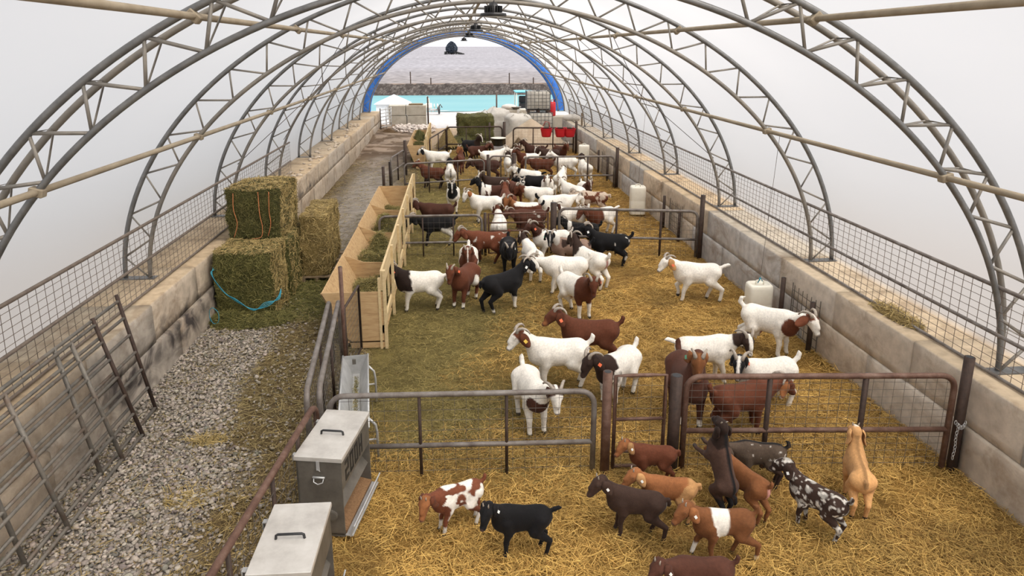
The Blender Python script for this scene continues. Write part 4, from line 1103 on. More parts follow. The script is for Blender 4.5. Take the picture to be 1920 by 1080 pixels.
def white_gear(label, x, y, z, sd):
    """A heap of white sacks."""
    V, Q = [], []
    s = MB()
    r_ = np.random.default_rng(sd)
    c = (0, 0, .1)
    s.lathe([(.25, 0), (.34, .05), (.36, .16), (.30, .26), (.12, .32), (.02, .33)], c, 14)
    o = s.build('white_sack', 'bag', None, True); o.location = (x, y, z - .1); o.scale = (1.3, .8, 1)
    return tag(o, label, 'sack')
white_gear('white sack lying on the block left of the stacked tanks', 3.35, 42.5, 1.12, 1)
bucket('grey_basin', 'shallow grey basin on the block left of the stacked tanks', (3.75, 42.5, 1.12), .22, .36, .16, 'feederside', False, 'feederside')
white_gear('white sack on the end of the right block wall by the gear', 6.05, 35.2, WALL_Z, 2)
tag(MB().tube([(0, 0, 0), (0, 0, .62)], .05, 8).build('short_post', 'pallet'), 'short brown stake on the end of the right block wall', 'post').location = (6.1, 32.6, WALL_Z)
def rubble(name, label, pts, size, col, z=0.0, kind='stuff', cat='rubble'):
    n = len(pts); V, F = stones(pts, size); c = np.repeat(col * rng.uniform(.75, 1.2, (n, 1)), 12, 0)
    o = link(name, mesh_np(name, V, [F], c), 'stone'); return tag(o, label, cat, kind=kind)
_ph = (1 + 5 ** .5) / 2
ICO = np.array([(-1, _ph, 0), (1, _ph, 0), (-1, -_ph, 0), (1, -_ph, 0), (0, -1, _ph), (0, 1, _ph), (0, -1, -_ph), (0, 1, -_ph), (_ph, 0, -1), (_ph, 0, 1), (-_ph, 0, -1), (-_ph, 0, 1)]) / math.sqrt(1 + _ph ** 2)
ICF = np.array([(0, 11, 5), (0, 5, 1), (0, 1, 7), (0, 7, 10), (0, 10, 11), (1, 5, 9), (5, 11, 4), (11, 10, 2), (10, 7, 6), (7, 1, 8), (3, 9, 4), (3, 4, 2), (3, 2, 6), (3, 6, 8), (3, 8, 9), (4, 9, 5), (2, 4, 11), (6, 2, 10), (8, 6, 7), (9, 8, 1)])
def stones(pts, size):
    n = len(pts)
    sc = size[:, None] * np.stack([rng.uniform(.7, 1.3, n), rng.uniform(.6, 1.1, n), rng.uniform(.4, .8, n)], 1)
    B = ICO[None] * (1 + rng.normal(0, .16, (n, 12, 1))) * sc[:, None, :]
    a = rng.uniform(0, math.tau, n); ca, sa = np.cos(a)[:, None], np.sin(a)[:, None]
    X = B[..., 0] * ca - B[..., 1] * sa; Y = B[..., 0] * sa + B[..., 1] * ca
    tilt = rng.normal(0, .3, n)[:, None]; Z = B[..., 2] + X * tilt * .5
    V = np.stack([X, Y, Z], -1) + pts[:, None, :]
    F = (np.arange(n)[:, None, None] * 12 + ICF[None]).reshape(-1, 3)
    return V.reshape(-1, 3), F
n = 500; rp = np.stack([rng.uniform(-3.6, -1.2, n), rng.normal(40.6, .6, n), rng.uniform(.10, .34, n)], 1)
rubble('rubble', 'white stone rubble at the foot of the stacked concrete blocks', rp, rng.uniform(.05, .14, n), np.array([.62, .54, .48]))
n = 90; rp = np.stack([rng.uniform(XL - .62, XL - .05, n), rng.uniform(16, 34, n), np.full(n, WALL_Z + .02)], 1)
rubble('rubble', 'broken concrete crumbs along the top of the left block wall', rp, rng.uniform(.03, .10, n), np.array([.50, .42, .33]))
# ------------------------------------------------------------------ goats
WHITE = np.array([.79, .745, .665]); RED = np.array([.120, .038, .018]); DRED = np.array([.066, .025, .015]); DARK = np.array([.034, .0185, .013])
BLACK = np.array([.0075, .007, .0075]); TAN = np.array([.50, .27, .11]); GINGER = np.array([.27, .105, .038]); GREYB = np.array([.085, .060, .042]); PINK = np.array([.50, .25, .21])
HOOF = np.array([.05, .04, .035])

def rcone(p, a, b, r1, r2):
    a, b = np.asarray(a), np.asarray(b); ba = b - a; h = np.clip(((p - a) @ ba) / (ba @ ba), 0, 1)
    return np.linalg.norm(p - a - h[..., None] * ba, axis=-1) - (r1 + (r2 - r1) * h)
def ell(p, c, r):
    q = p - np.asarray(c); r = np.asarray(r); k0 = np.linalg.norm(q / r, axis=-1); k1 = np.linalg.norm(q / (r * r), axis=-1) + 1e-9
    return k0 * (k0 - 1) / k1
def smin(a, b, k):
    h = np.maximum(k - np.abs(a - b), 0) / k
    return np.minimum(a, b) - h * h * k * .25

def surface_nets(Fv, org, h):
    nx, ny, nz = Fv.shape; ins = Fv < 0
    off = [(i, j, k) for i in (0, 1) for j in (0, 1) for k in (0, 1)]
    cor = [Fv[i:nx - 1 + i, j:ny - 1 + j, k:nz - 1 + k] for i, j, k in off]
    cnt = sum((c < 0).astype(np.int8) for c in cor); act = (cnt > 0) & (cnt < 8)
    idx = np.full(act.shape, -1, np.int64); I = np.argwhere(act); idx[act] = np.arange(len(I))
    vals = [c[act] for c in cor]; S = np.zeros((len(I), 3)); N = np.zeros((len(I), 1))
    for a in range(8):
        for b in range(a + 1, 8):
            d = np.array(off[b]) - np.array(off[a])
            if np.abs(d).sum() != 1: continue
            fa, fb = vals[a], vals[b]; m = (fa < 0) != (fb < 0); t = np.where(m, fa / np.where(m, fa - fb, 1), 0)
            S += (np.array(off[a]) + t[:, None] * d) * m[:, None]; N += m[:, None]
    V = (I + S / N) * h + org; Q = []
    for ax in range(3):
        o = [1, 2] if ax == 0 else ([2, 0] if ax == 1 else [0, 1])
        sl0 = [slice(None)] * 3; sl1 = [slice(None)] * 3; sl0[ax] = slice(0, -1); sl1[ax] = slice(1, None)
        A = ins[tuple(sl0)]; B = ins[tuple(sl1)]; E = np.argwhere(A != B)
        ok = np.all([(E[:, d] > 0) & (E[:, d] < Fv.shape[d] - 1) for d in o], axis=0); E = E[ok]
        fl = A[tuple(E.T)]
        def cell(du, dv):
            c = E.copy(); c[:, o[0]] += du; c[:, o[1]] += dv; return idx[tuple(c.T)]
        q = np.stack([cell(-1, -1), cell(0, -1), cell(0, 0), cell(-1, 0)], 1)
        q[~fl] = q[~fl][:, ::-1]; Q.append(q)
    return V, np.concatenate(Q)

def rotz(a): c, s = math.cos(a), math.sin(a); return np.array([[c, -s, 0], [s, c, 0], [0, 0, 1.0]])
def roty(a): c, s = math.cos(a), math.sin(a); return np.array([[c, 0, -s], [0, 1, 0], [s, 0, c]])   # positive lifts the nose

class Pose: pass
def goat_rig(kid, npitch, nyaw, hyaw, hpitch, legs, rear, tail, udder, fat, rs):
    """Joints in goat space: x to the nose, y left, z up, about one unit = withers height / .70."""
    g = Pose(); g.kid = kid; w = (.76 if kid else 1.0) * fat
    B = roty(rear); hip = np.array([-.26, 0, .50])
    def T(p): return (np.asarray(p, float) - hip) @ B.T + hip if rear else np.asarray(p, float)
    g.B, g.hip, g.rear = B, hip, rear
    bl = .92 if kid else 1.0
    g.ells = [((.205 * bl, 0, .515), (.185, .130 * w, .190)), ((.0, 0, .495 if not kid else .51), (.285, .158 * w, .178 * (.9 if kid else 1))), ((-.255 * bl, 0, .535), (.165, .130 * w, .152))]
    g.withers = (T((.21 * bl, 0, .63)), T((-.27 * bl, 0, .615)), .06, .055)
    nb = T((.255 * bl, 0, .575)); a = math.radians(npitch) + rear * .55; y = math.radians(nyaw)
    nd = np.array([math.cos(a) * math.cos(y), math.cos(a) * math.sin(y), math.sin(a)])
    nl = .335 if not kid else .30
    ne = nb + nd * nl; g.neck = (nb, ne); g.neck2 = (T((.30 * bl, 0, .47)), nb + nd * nl * .55)
    hy = math.radians(hyaw); hp = math.radians(hpitch)
    Rh = rotz(hy) @ roty(hp)
    g.Rh = Rh; hs = 1.22 if kid else 1.14; g.hs = hs
    g.hc = ne + Rh @ np.array([.035, 0, .025]) * hs
    def Hh(p): return g.hc + Rh @ (np.asarray(p, float) * hs)
    g.Hh = Hh
    g.legs = []
    for i, (fx, sy) in enumerate(((.225 * bl, 1), (.225 * bl, -1), (-.275 * bl, 1), (-.275 * bl, -1))):
        dx, lift = legs[i]; yy = sy * (.095 if not kid else .08)
        if i < 2:
            sh = T((fx - .01, yy * .9, .50)); el = T((fx - .04 + dx * .15, yy * 1.05, .375))
            kn = np.array([fx + .0 + dx * .62 + lift * .10, yy, .215 + lift * .10]); ft = np.array([fx + dx - lift * .05, yy, .075 + lift * .14]); ho = np.array([fx + .018 + dx - lift * .07, yy, .018 + lift * .10])
            if rear:
                kn = T((fx + .02 + dx, yy, .24)); ft = T((fx + .07 + dx, yy, .11)); ho = T((fx + .11 + dx, yy, .075))
            g.legs.append([sh, el, kn, ft, ho])
        else:
            hi = T((fx, yy * .75, .535)); st = T((fx + .10 + dx * .25, yy * 1.15, .385)) if not rear else np.array([fx + .10, yy * 1.15, .40]); hk = np.array([fx - .075 + dx * .72 - lift * .05, yy, .235 + lift * .06])
            ft = np.array([fx - .03 + dx - lift * .06, yy, .08 + lift * .09]); ho = np.array([fx - .012 + dx - lift * .05, yy, .018 + lift * .05])
            g.legs.append([hi, st, hk, ft, ho])
    k = .90 if kid else 1.0
    g.lr = [[.088 * k, .062 * k, .037 * k, .028 * k, .031 * k], [.120 * k, .084 * k, .038 * k, .028 * k, .031 * k]]
    tb = T((-.405 * bl, 0, .615))
    td = {'up': [(-.045, 0, .05), (-.060, 0, .10), (-.045, 0, .145)], 'curl': [(-.05, 0, .07), (-.035, 0, .13), (.015, 0, .16)], 'down': [(-.05, 0, -.01), (-.065, 0, -.07), (-.06, 0, -.13)], 'back': [(-.06, 0, .03), (-.12, 0, .05), (-.17, 0, .045)]}[tail]
    ts = .85 if kid else 1
    g.tail = [tb + np.array([.04, 0, -.02])] + [tb + np.array(q) * ts for q in td]
    g.udder = udder
    return g

def goat_sdf(g, p, parts=False):
    pb = (p - g.hip) @ g.B + g.hip if g.rear else p
    t = ell(pb, *g.ells[0])
    for c, r in g.ells[1:]: t = smin(t, ell(pb, c, r), .10)
    a, b, r1, r2 = g.withers; t = smin(t, rcone(p, a, b, r1, r2), .07)
    k = .85 if g.kid else 1
    n = rcone(p, g.neck[0], g.neck[1], .112 * k, .066 * k); n = smin(n, rcone(p, g.neck2[0], g.neck2[1], .105 * k, .07 * k), .06)
    q = ((p - g.hc) @ g.Rh) / g.hs
    h = ell(q, (-.005, 0, .0), (.085, .060, .068))
    h = smin(h, rcone(q, (.04, 0, -.005), (.165, 0, -.048), .054, .030), .04)
    h = smin(h, rcone(q, (.02, 0, -.035), (.15, 0, -.062), .042, .024), .03)
    h = smin(h, ell(q, (.075, 0, .012), (.075, .030, .034)), .03)          # roman nose
    h = smin(h, ell(q, (.182, 0, -.052), (.026, .026, .025)), .02)
    for sy in (-1, 1): h = smin(h, ell(q, (.035, sy * .050, .022), (.024, .014, .018)), .02)
    h = h * g.hs
    L = []
    for i, J in enumerate(g.legs):
        R = g.lr[0 if i < 2 else 1]; d = rcone(p, J[0], J[1], R[0], R[1])
        d = smin(d, rcone(p, J[1], J[2], R[1], R[2]), .03); d = smin(d, rcone(p, J[2], J[3], R[2], R[3]), .012); d = smin(d, rcone(p, J[3], J[4], R[3], R[4]), .012)
        L.append(d)
    tl = rcone(p, g.tail[0], g.tail[1], .034 * k, .030 * k)
    for i, (ra, rb) in enumerate(((.030, .027), (.027, .010))): tl = smin(tl, rcone(p, g.tail[i + 1], g.tail[i + 2], ra * k, rb * k), .02)
    f = smin(t, n, .09); f = smin(f, h, .035)
    for d in L: f = smin(f, d, .045)
    f = smin(f, tl, .025)
    u = None
    if g.udder:
        u = np.minimum(ell(p, (-.20, .05, .32), (.10, .075, .105)), ell(p, (-.20, -.05, .32), (.10, .075, .105)))
        for sy in (-1, 1): u = smin(u, rcone(p, (-.17, sy * .05, .27), (-.155, sy * .06, .20), .024, .013), .02)
        f = smin(f, u, .03)
    if not parts: return f
    return f, pb, q, t, n, h, L, tl, u

def ear_mesh(g, sy, length, droop, fwd):
    """A long lop ear hanging from the side of the skull: closed leaf shape with a cupped inside."""
    nu, nv = 9, 5; base = np.array([-.035, sy * .056, .022])
    V = []
    for side in (0, 1):
        for i in range(nu):
            u = i / (nu - 1); wd = .056 * (math.sin(math.pi * (.10 + .80 * u ** .8)) ** .8) * (1.0 if u < .95 else .5) + .002
            ang = math.radians(droop) * min(1, .25 + u * 1.4)
            cen = base + length * u * np.array([fwd, sy * math.cos(ang), -math.sin(ang)])
            for j in range(nv):
                v = (j / (nv - 1) - .5) * 2
                q = cen + np.array([v * wd, 0, 0]) + np.array([0, sy * math.sin(ang), math.cos(ang)]) * (-.35 * wd * v * v + .008 * (1 - abs(v)) * (1 - u)) + (0 if side == 0 else 1) * np.array([0, -sy * math.sin(ang), -math.cos(ang)]) * .007
                V.append(q)
    V = np.array(V); Q = []
    m = nu * nv
    for i in range(nu - 1):
        for j in range(nv - 1):
            a = i * nv + j; f = (a, a + 1, a + nv + 1, a + nv); b = tuple(x + m for x in f)[::-1]
            Q += [f, b]
    for i in range(nu - 1):
        for j in (0, nv - 1):
            a = i * nv + j; f = (a, a + nv, a + nv + m, a + m); Q.append(f if j == 0 else f[::-1])
    for j in range(nv - 1):
        for i in (0, nu - 1):
            a = i * nv + j; f = (a, a + m, a + 1 + m, a + 1); Q.append(f if i == 0 else f[::-1])
    Q = np.array(Q)
    if sy > 0: Q = Q[:, ::-1]
    return g.hc + (V * g.hs) @ g.Rh.T, Q, V

def paint(g, V, ct, seed):
    """Coat colours per vertex from the region of the body it belongs to."""
    f, pb, q, t, n, h, L, tl, u = goat_sdf(g, V, True)
    R_ = np.random.default_rng(seed)
    nz = (vnoise(pb * 9 + 20, seed) - .5) * .6 + (vnoise(pb * 22 + 40, seed + 1) - .5) * .4
    D = np.stack([t, n, h] + L + [tl], 1); reg = D.argmin(1)
    reg = np.where((t < .012) & (reg >= 3) & (reg < 7), 0, reg)
    nb, ne = g.neck; tn = np.clip(((V - nb) @ (ne - nb)) / ((ne - nb) @ (ne - nb)), -.5, 1)
    U = pb[:, 0].copy()                               # runs from rump -.45 to nose 1
    mneck = (n < t + .01) & (n < h) & (reg < 3)
    U = np.where(mneck, np.maximum(U * .5, .28 + .45 * tn), U)
    U = np.where(reg == 2, .85 + .2 * np.clip(q[:, 0] / .2, -.3, 1), U)
    legf = (reg == 3) | (reg == 4); legh = (reg == 5) | (reg == 6)
    U = np.where(legf, .20, U); U = np.where(legh, -.30, U); U = np.where(reg == 7, -.5, U)
    c = np.tile(ct['base'], (len(V), 1)).astype(float)
    c *= 1 + (vnoise(pb * 5, seed + 3) - .5)[:, None] * ct.get('vary', .18)
    if 'belly' in ct:
        m = np.clip((.44 - pb[:, 2] + nz * .06) / .06, 0, 1) * (reg == 0); c = c * (1 - m[:, None]) + ct['belly'] * m[:, None]
    if 'rump' in ct:
        m = np.clip((-.22 - U + nz * .1) / .04, 0, 1); c = c * (1 - m[:, None]) + ct['rump'] * m[:, None]
    if 'belt' in ct:
        x0, x1, bc = ct['belt']; m = np.clip((np.minimum(U - x0, x1 - U) + nz * .05 + (pb[:, 2] - .5) * .18) / .02, 0, 1) * (reg == 0); c = c * (1 - m[:, None]) + bc * m[:, None]
    if 'cape' in ct:
        cc, cx_ = ct['cape']; m = np.clip((U - cx_ + nz * .09) / .025, 0, 1); c = c * (1 - m[:, None]) + cc * m[:, None]
    for k_, (sc, th, colr, lim) in enumerate(ct.get('spots', [])):
        v = vnoise(pb * sc, seed + 11 + k_ * 7) * .72 + vnoise(pb * sc * 2.3 + 9, seed + 12 + k_ * 7) * .28
        m = np.clip((v - th) / .03, 0, 1) * ((U > lim[0]) & (U < lim[1])); c = c * (1 - m[:, None]) + colr * m[:, None]
    for (px_, pz_, rx_, rz_, colr) in ct.get('patch', []):
        m = np.clip((1 - ((pb[:, 0] - px_) / rx_) ** 2 - ((pb[:, 2] - pz_) / rz_) ** 2 + nz * .5) / .1, 0, 1) * (reg != 2); c = c * (1 - m[:, None]) + colr * m[:, None]
    if 'dorsal' in ct:
        m = np.clip((.030 - np.abs(pb[:, 1]) + nz * .012) / .012, 0, 1) * (pb[:, 2] > .55) * (reg != 2); c = c * (1 - m[:, None]) + ct['dorsal'] * m[:, None]
    hm = (reg == 2)
    if 'head' in ct: c = np.where((hm & (q[:, 0] > -.06))[:, None], ct['head'], c)
    if 'blaze' in ct:
        bw, bc = ct['blaze']; m = np.clip((bw - np.abs(q[:, 1]) + nz * .012) / .008, 0, 1) * hm * (q[:, 2] > -.045) * (q[:, 0] > -.05); c = c * (1 - m[:, None]) + bc * m[:, None]
    if 'cheek' in ct:
        m = np.clip((.035 - q[:, 0] + nz * .05) / .012, 0, 1) * hm * np.clip((np.abs(q[:, 1]) - .012) / .01, 0, 1); c = c * (1 - m[:, None]) + ct['cheek'] * m[:, None]
    if 'nose' in ct:
        m = np.clip((q[:, 0] - .125) / .03, 0, 1) * hm; c = c * (1 - m[:, None]) + ct['nose'] * m[:, None]
    m = np.clip((q[:, 0] - .188) / .008, 0, 1) * hm * .7; c = c * (1 - m[:, None]) + np.array([.10, .06, .05]) * m[:, None]
    m = np.clip((.006 - np.abs(q[:, 2] + .068 + (q[:, 0] - .18) * .2)) / .004, 0, 1) * hm * (q[:, 0] > .12) * .6; c = c * (1 - m[:, None]) + np.array([.05, .03, .03]) * m[:, None]
    for i in range(4):
        lm = reg == 3 + i; s = ct.get('socks', {}).get(i, ct.get('sock'))
        if 'legs' in ct: mm = np.clip((.36 - V[:, 2] + nz * .1) / .05, 0, 1) * lm; c = c * (1 - mm[:, None]) + ct['legs'] * mm[:, None]
        if s is not None:
            mm = np.clip((s[1] - V[:, 2] + nz * .06) / .02, 0, 1) * lm; c = c * (1 - mm[:, None]) + s[0] * mm[:, None]
        ho = g.legs[i][4]; mm = lm & (np.linalg.norm(V - ho, axis=1) < .040) & (V[:, 2] < ho[2] + .022); c = np.where(mm[:, None], HOOF, c)
    if 'tail' in ct: c = np.where((reg == 7)[:, None], ct['tail'], c)
    if 'under_tail' in ct:
        m = np.clip((.030 - np.abs(pb[:, 1])) / .01, 0, 1) * (pb[:, 0] < -.36) * (pb[:, 2] < .60) * (pb[:, 2] > .40) * (reg != 7); c = c * (1 - m[:, None]) + ct['under_tail'] * m[:, None]
    if u is not None: c = np.where(((u < .010) & (V[:, 2] < .40) & ~legh & ~legf)[:, None], PINK * (1 if ct['base'].mean() > .2 else .7), c)
    # dirt low on pale legs and belly
    pale = np.clip((c.mean(1) - .3) / .3, 0, 1); dd = np.clip((.30 - V[:, 2]) / .3, 0, 1) * .25 * pale * (.5 + nz)
    c = c * (1 - np.clip(dd, 0, .5)[:, None]) + np.array([.36, .25, .12]) * np.clip(dd, 0, .5)[:, None]
    return np.clip(c, .004, .9)

N_GOAT = [0]
def goat(px, py, heading, label, ct, withers=.72, kid=False, neck=50, nyaw=0, hyaw=None, hpitch=-32, legs=None, rear=0, tail='up', udder=False, fat=1.0, horns=True, ear=None, tagc=None, tagside=-1, group='goats in the pens', res=None, eardroop=72, pos=None):
    N_GOAT[0] += 1; seed = N_GOAT[0] * 13
    R_ = np.random.default_rng(seed)
    p = Vector(pos) if pos is not None else G(px, py)
    if hyaw is None: hyaw = nyaw * 1.6
    if legs is None:
        s = R_.uniform(-.05, .05, 4); legs = [(s[0], 0), (s[1], 0), (s[2], 0), (s[3], 0)]
    g = goat_rig(kid, neck, nyaw, hyaw, hpitch, legs, math.radians(rear), tail, udder, fat, seed)
    sc = withers / .70
    pts = [J for leg in g.legs for J in leg] + list(g.neck) + g.tail + [g.Hh((.2, 0, -.05)), g.Hh((-.1, 0, 0)), np.array([-.45, 0, .6])] + [(np.array(c) - g.hip) @ g.B.T + g.hip for c, _ in g.ells]
    pts = np.array(pts); dist = p.y
    h = res or (.017 if dist < 9 else .020 if dist < 17 else .027)
    if kid: h = res or .018
    lo = pts.min(0) - .20; hi = pts.max(0) + .20; lo[2] = min(-.03, pts[:, 2].min() - .06)
    nn = np.ceil((hi - lo) / h).astype(int) + 1
    gx = np.stack(np.meshgrid(*[lo[i] + np.arange(nn[i]) * h for i in range(3)], indexing='ij'), -1)
    Fv = goat_sdf(g, gx.reshape(-1, 3)).reshape(nn)
    V, Q = surface_nets(Fv, lo, h)
    for _ in range(2):
        d = goat_sdf(g, V); e = .004
        gr = np.stack([goat_sdf(g, V + np.eye(3)[i] * e) - d for i in range(3)], 1) / e
        V = V - gr / (np.linalg.norm(gr, axis=1, keepdims=True) + 1e-6) * np.clip(d, -h, h)[:, None]
    C = paint(g, V, ct, seed)
    ec = ct.get('ear', ct.get('head', ct['cape'][0] if 'cape' in ct else ct['base']))
    ln = ear or (.175 if kid else .19)
    allV, allQ, allC = [V], [Q], [C]; n0 = len(V)
    for sy in (-1, 1):
        EV, EQ, _ = ear_mesh(g, sy, ln, eardroop, .10)
        cc = np.tile(ec, (len(EV), 1)); m = len(EV) // 2; cc[m:] = np.asarray(ec) * .8 + np.array([.08, .045, .035])
        allV.append(EV); allQ.append(EQ + n0); allC.append(cc); n0 += len(EV)
    me = mesh_np('goat', np.concatenate(allV) * sc, [np.concatenate(allQ)], np.concatenate(allC))
    o = link('kid_goat' if kid else 'goat', me, 'coat', smooth=True)
    o.location = (p.x, p.y, 0.0); o.rotation_euler = (0, 0, math.radians(heading))
    tag(o, label, 'goat', group)
    hs = sc * g.hs
    def HW(q): return tuple(g.Hh(q) * sc)
    if dist < 19:
        for sy in (-1, 1):
            e = MB().lathe([(.002, -.5), (.55, -.42), (.9, -.2), (1, 0), (.9, .2), (.55, .42), (.002, .5)], n=10)
            e.v = [tuple(Vector(HW((.040, sy * .056, .020))) + Vector(v) * .0125 * hs) for v in e.v]
            e.build('eye', 'eye', o, True)
    if not kid and horns:
        for sy in (-1, 1):
            q = [(-.005, .026, .035), (-.026, .036, .064), (-.060, .050, .074), (-.094, .068, .062), (-.118, .088, .034), (-.125, .104, .0), (-.120, .114, -.030)]
            k = horns if isinstance(horns, float) else 1.0
            q = q[:max(3, int(len(q) * k + .5))] if k < 1 else q
            rr = np.linspace(.024, .009, len(q)) * hs
            MB().tube([HW((a, sy * b, c)) for a, b, c in q], list(rr), 7).build('horn', 'horn', o, True)
    elif kid and horns and dist < 9:
        for sy in (-1, 1): MB().tube([HW((-.005, sy * .026, .05)), HW((-.015, sy * .030, .078)), HW((-.03, sy * .034, .095))], [.011 * hs, .008 * hs, .004 * hs], 6).build('horn_bud', 'horn', o, True)
    if tagc:
        a = math.radians(eardroop); u = .55; L_ = ln * u; sy = tagside
        c0 = np.array([-.035 + .1 * L_, sy * (.056 + math.cos(a) * L_ + .012 * math.sin(a)), .022 - math.sin(a) * L_ + .012 * math.cos(a)])
        w = MB(); wd, hh = (.013, .016) if kid else (.018, .021)
        u1 = np.array([1, 0, 0]); u2 = np.array([0, sy * math.cos(a), -math.sin(a)]); u3 = np.array([0, sy * math.sin(a), math.cos(a)])
        vs = [HW(c0 + u1 * x * wd + u2 * y * hh + u3 * z * .004) for z in (-1, 1) for y in (-1, 1) for x in (-1, 1)]
        w.add(vs, [(0, 2, 3, 1), (4, 5, 7, 6), (0, 1, 5, 4), (2, 6, 7, 3), (0, 4, 6, 2), (1, 3, 7, 5)])
        w.build('ear_tag', tagc, o)
    return o
# ------------------------------------------------------------------ the kids in the near pen
def W(**k): d = dict(base=WHITE); d.update(k); return d
def cape(col, x=.30, **k): return W(cape=(col, x), **k)
KG = 'kid goats in the near pen'
kid = dict(kid=True, withers=.50, group=KG)
goat(860, 988, 203, 'red and white patched kid beside the black kid, looking down at the straw', dict(base=RED * 1.35, spots=[(7, .52, WHITE, (-.45, .25))], head=GINGER * .95, ear=RED, sock=(WHITE * .9, .16), vary=.3), neck=22, nyaw=20, hyaw=42, hpitch=-42, **kid)
goat(978, 1036, 178, 'all black kid with its tail up in the near pen', dict(base=BLACK, vary=.4), neck=44, nyaw=32, hyaw=62, hpitch=-38, tagc='tagwhite', tagside=1, tail='back', **{**kid, 'withers': .52})
goat(1190, 1003, 163, 'dark chocolate brown kid with small horn buds, left of the white-belted kid', dict(base=DARK * 1.25, vary=.4, head=DARK * 1.5, under_tail=WHITE * .7), neck=46, nyaw=14, hyaw=24, hpitch=-34, tagc='tagwhite', tagside=1, tail='down', legs=[(-.02, 0), (.04, 0), (-.10, 0), (.06, 0)], **{**kid, 'withers': .52})
goat(1252, 975, 170, 'light orange brown kid standing behind the chocolate kid', dict(base=GINGER * 1.05, vary=.25, ear=TAN, rump=TAN * .85), neck=38, nyaw=10, hyaw=20, hpitch=-30, tagc='tagwhite', tagside=1, tail='down', **kid)
goat(1352, 1046, 178, 'brown kid with a broad white belt walking across the near pen', dict(base=GINGER * .62, vary=.3, belt=(-.02, .16, WHITE), socks={1: (WHITE, .2), 0: (WHITE, .10), 2: (WHITE, .09)}, ear=GINGER * 1.1, head=GINGER * .75), neck=40, nyaw=8, hyaw=16, hpitch=-30, tagc='tagwhite', tagside=1, tail='curl', legs=[(-.05, 0), (.14, .1), (-.14, 0), (.10, 0)], **{**kid, 'withers': .53})
goat(1222, 905, 172, 'reddish brown kid in front of the narrow walk gate', dict(base=RED * 1.1, vary=.25, head=GINGER * .9, ear=TAN * .7), neck=40, nyaw=20, hyaw=34, hpitch=-26, tagc='tagwhite', tagside=1, tail='down', **{**kid, 'withers': .47})
goat(1334, 950, 106, 'dark brown kid rearing up with its front hooves on the wide gate', dict(base=DARK * 2.1, vary=.5, dorsal=BLACK, cape=(DARK * .7, .36), legs=BLACK * 1.5), neck=62, nyaw=-8, hyaw=-10, hpitch=14, rear=62, tail='down', legs=[(-.04, 0), (.02, 0), (0, 0), (.04, 0)], **{**kid, 'withers': .53})
goat(1393, 960, 116, 'orange brown kid with its pale rump to the camera, beside the rearing kid', dict(base=GINGER * .72, vary=.25, head=GINGER, under_tail=PINK * 1.2), neck=46, nyaw=10, hyaw=14, hpitch=-20, tail='up', **{**kid, 'withers': .52})
goat(1418, 907, 168, 'grey brown kid against the wide gate, half hidden by the orange brown kid', dict(base=GREYB, vary=.4, dorsal=BLACK, spots=[(16, .80, WHITE * .6, (-.4, .3))], legs=DARK), neck=10, nyaw=10, hpitch=-45, tail='curl', **{**kid, 'withers': .52})
goat(1527, 995, 128, 'dark brown kid mottled all over with white flecks, right of the rest', dict(base=DARK * 1.15, spots=[(11, .60, WHITE * .45, (-.6, 1.2)), (24, .63, WHITE * .75, (-.6, 1.0))], vary=.4, cape=(DARK * .8, .9), ear=DARK), neck=50, nyaw=6, hyaw=16, hpitch=-22, tagc='tagwhite', tagside=1, tail='up', **{**kid, 'withers': .52})
goat(1601, 948, 70, 'pale tan kid seen from behind at the wide gate', dict(base=TAN * 1.05, vary=.2, rump=TAN * 1.35, dorsal=TAN * .6, head=TAN * 1.15, blaze=(.02, WHITE), ear=TAN * 1.1), neck=74, nyaw=0, hyaw=6, hpitch=-20, tail='down', **{**kid, 'withers': .57})
goat(1308, 1142, 176, 'brown kid cut off by the bottom edge of the picture', dict(base=DRED * 1.2, vary=.3), neck=26, nyaw=24, hyaw=36, hpitch=-30, tagc='tagwhite', tagside=1, tail='up', **{**kid, 'withers': .52})

# ------------------------------------------------------------------ grown goats, first pen
P1 = 'grown goats in the first pen'; ad = dict(group=P1)
goat(996, 796, -80, 'white goat with a brown patched face standing head-on behind the near left gate', dict(base=WHITE, head=WHITE, cheek=DRED, patch=[(.36, .42, .09, .16, DRED)], ear=DRED), neck=26, nyaw=26, hyaw=-4, hpitch=-56, tagc='tagorange', tagside=1, tail='up', withers=.72, **ad)
goat(1046, 724, 180, 'white goat with brown cheeks and a yellow ear tag, standing side-on', W(head=WHITE, cheek=RED, ear=RED), neck=40, nyaw=8, hyaw=12, hpitch=-38, tagc='tagyellow', tagside=1, tail='up', withers=.74, fat=1.05, **ad)
goat(1156, 748, 224, 'white goat with a black-brown head and long horns next to the thick gate post', cape(DARK * .9, .20, sock=(WHITE, .2)), neck=34, nyaw=-12, hyaw=-16, hpitch=-46, tagc='tagorange', tagside=1, tail='up', withers=.72, **ad)
goat(1106, 684, 180, 'solid red brown goat with an orange ear tag, behind the side-on white goat', dict(base=RED * .85, vary=.15, nose=GINGER), neck=46, nyaw=6, hyaw=8, hpitch=-26, tagc='tagorange', tagside=1, tail='up', withers=.74, **ad)
goat(1080, 590, -62, 'white goat with a red brown head and chest, facing the camera', cape(RED * .85, .12, socks={0: (WHITE, .27), 1: (WHITE, .27)}), neck=36, nyaw=-14, hyaw=-38, hpitch=-58, tagc='tagorange', tagside=1, tail='up', udder=True, withers=.76, fat=1.1, **ad)
goat(942, 580, 30, 'black goat with white stockings turning its head away from the bunk', dict(base=BLACK, vary=.5, socks={0: (WHITE * .9, .24), 1: (WHITE * .9, .26), 3: (WHITE * .8, .10)}), neck=44, nyaw=-6, hyaw=-16, hpitch=-34, tagc='tagwhite', tagside=-1, tail='down', withers=.72, legs=[(.10, 0), (-.02, 0), (-.06, 0), (.04, 0)], **ad)
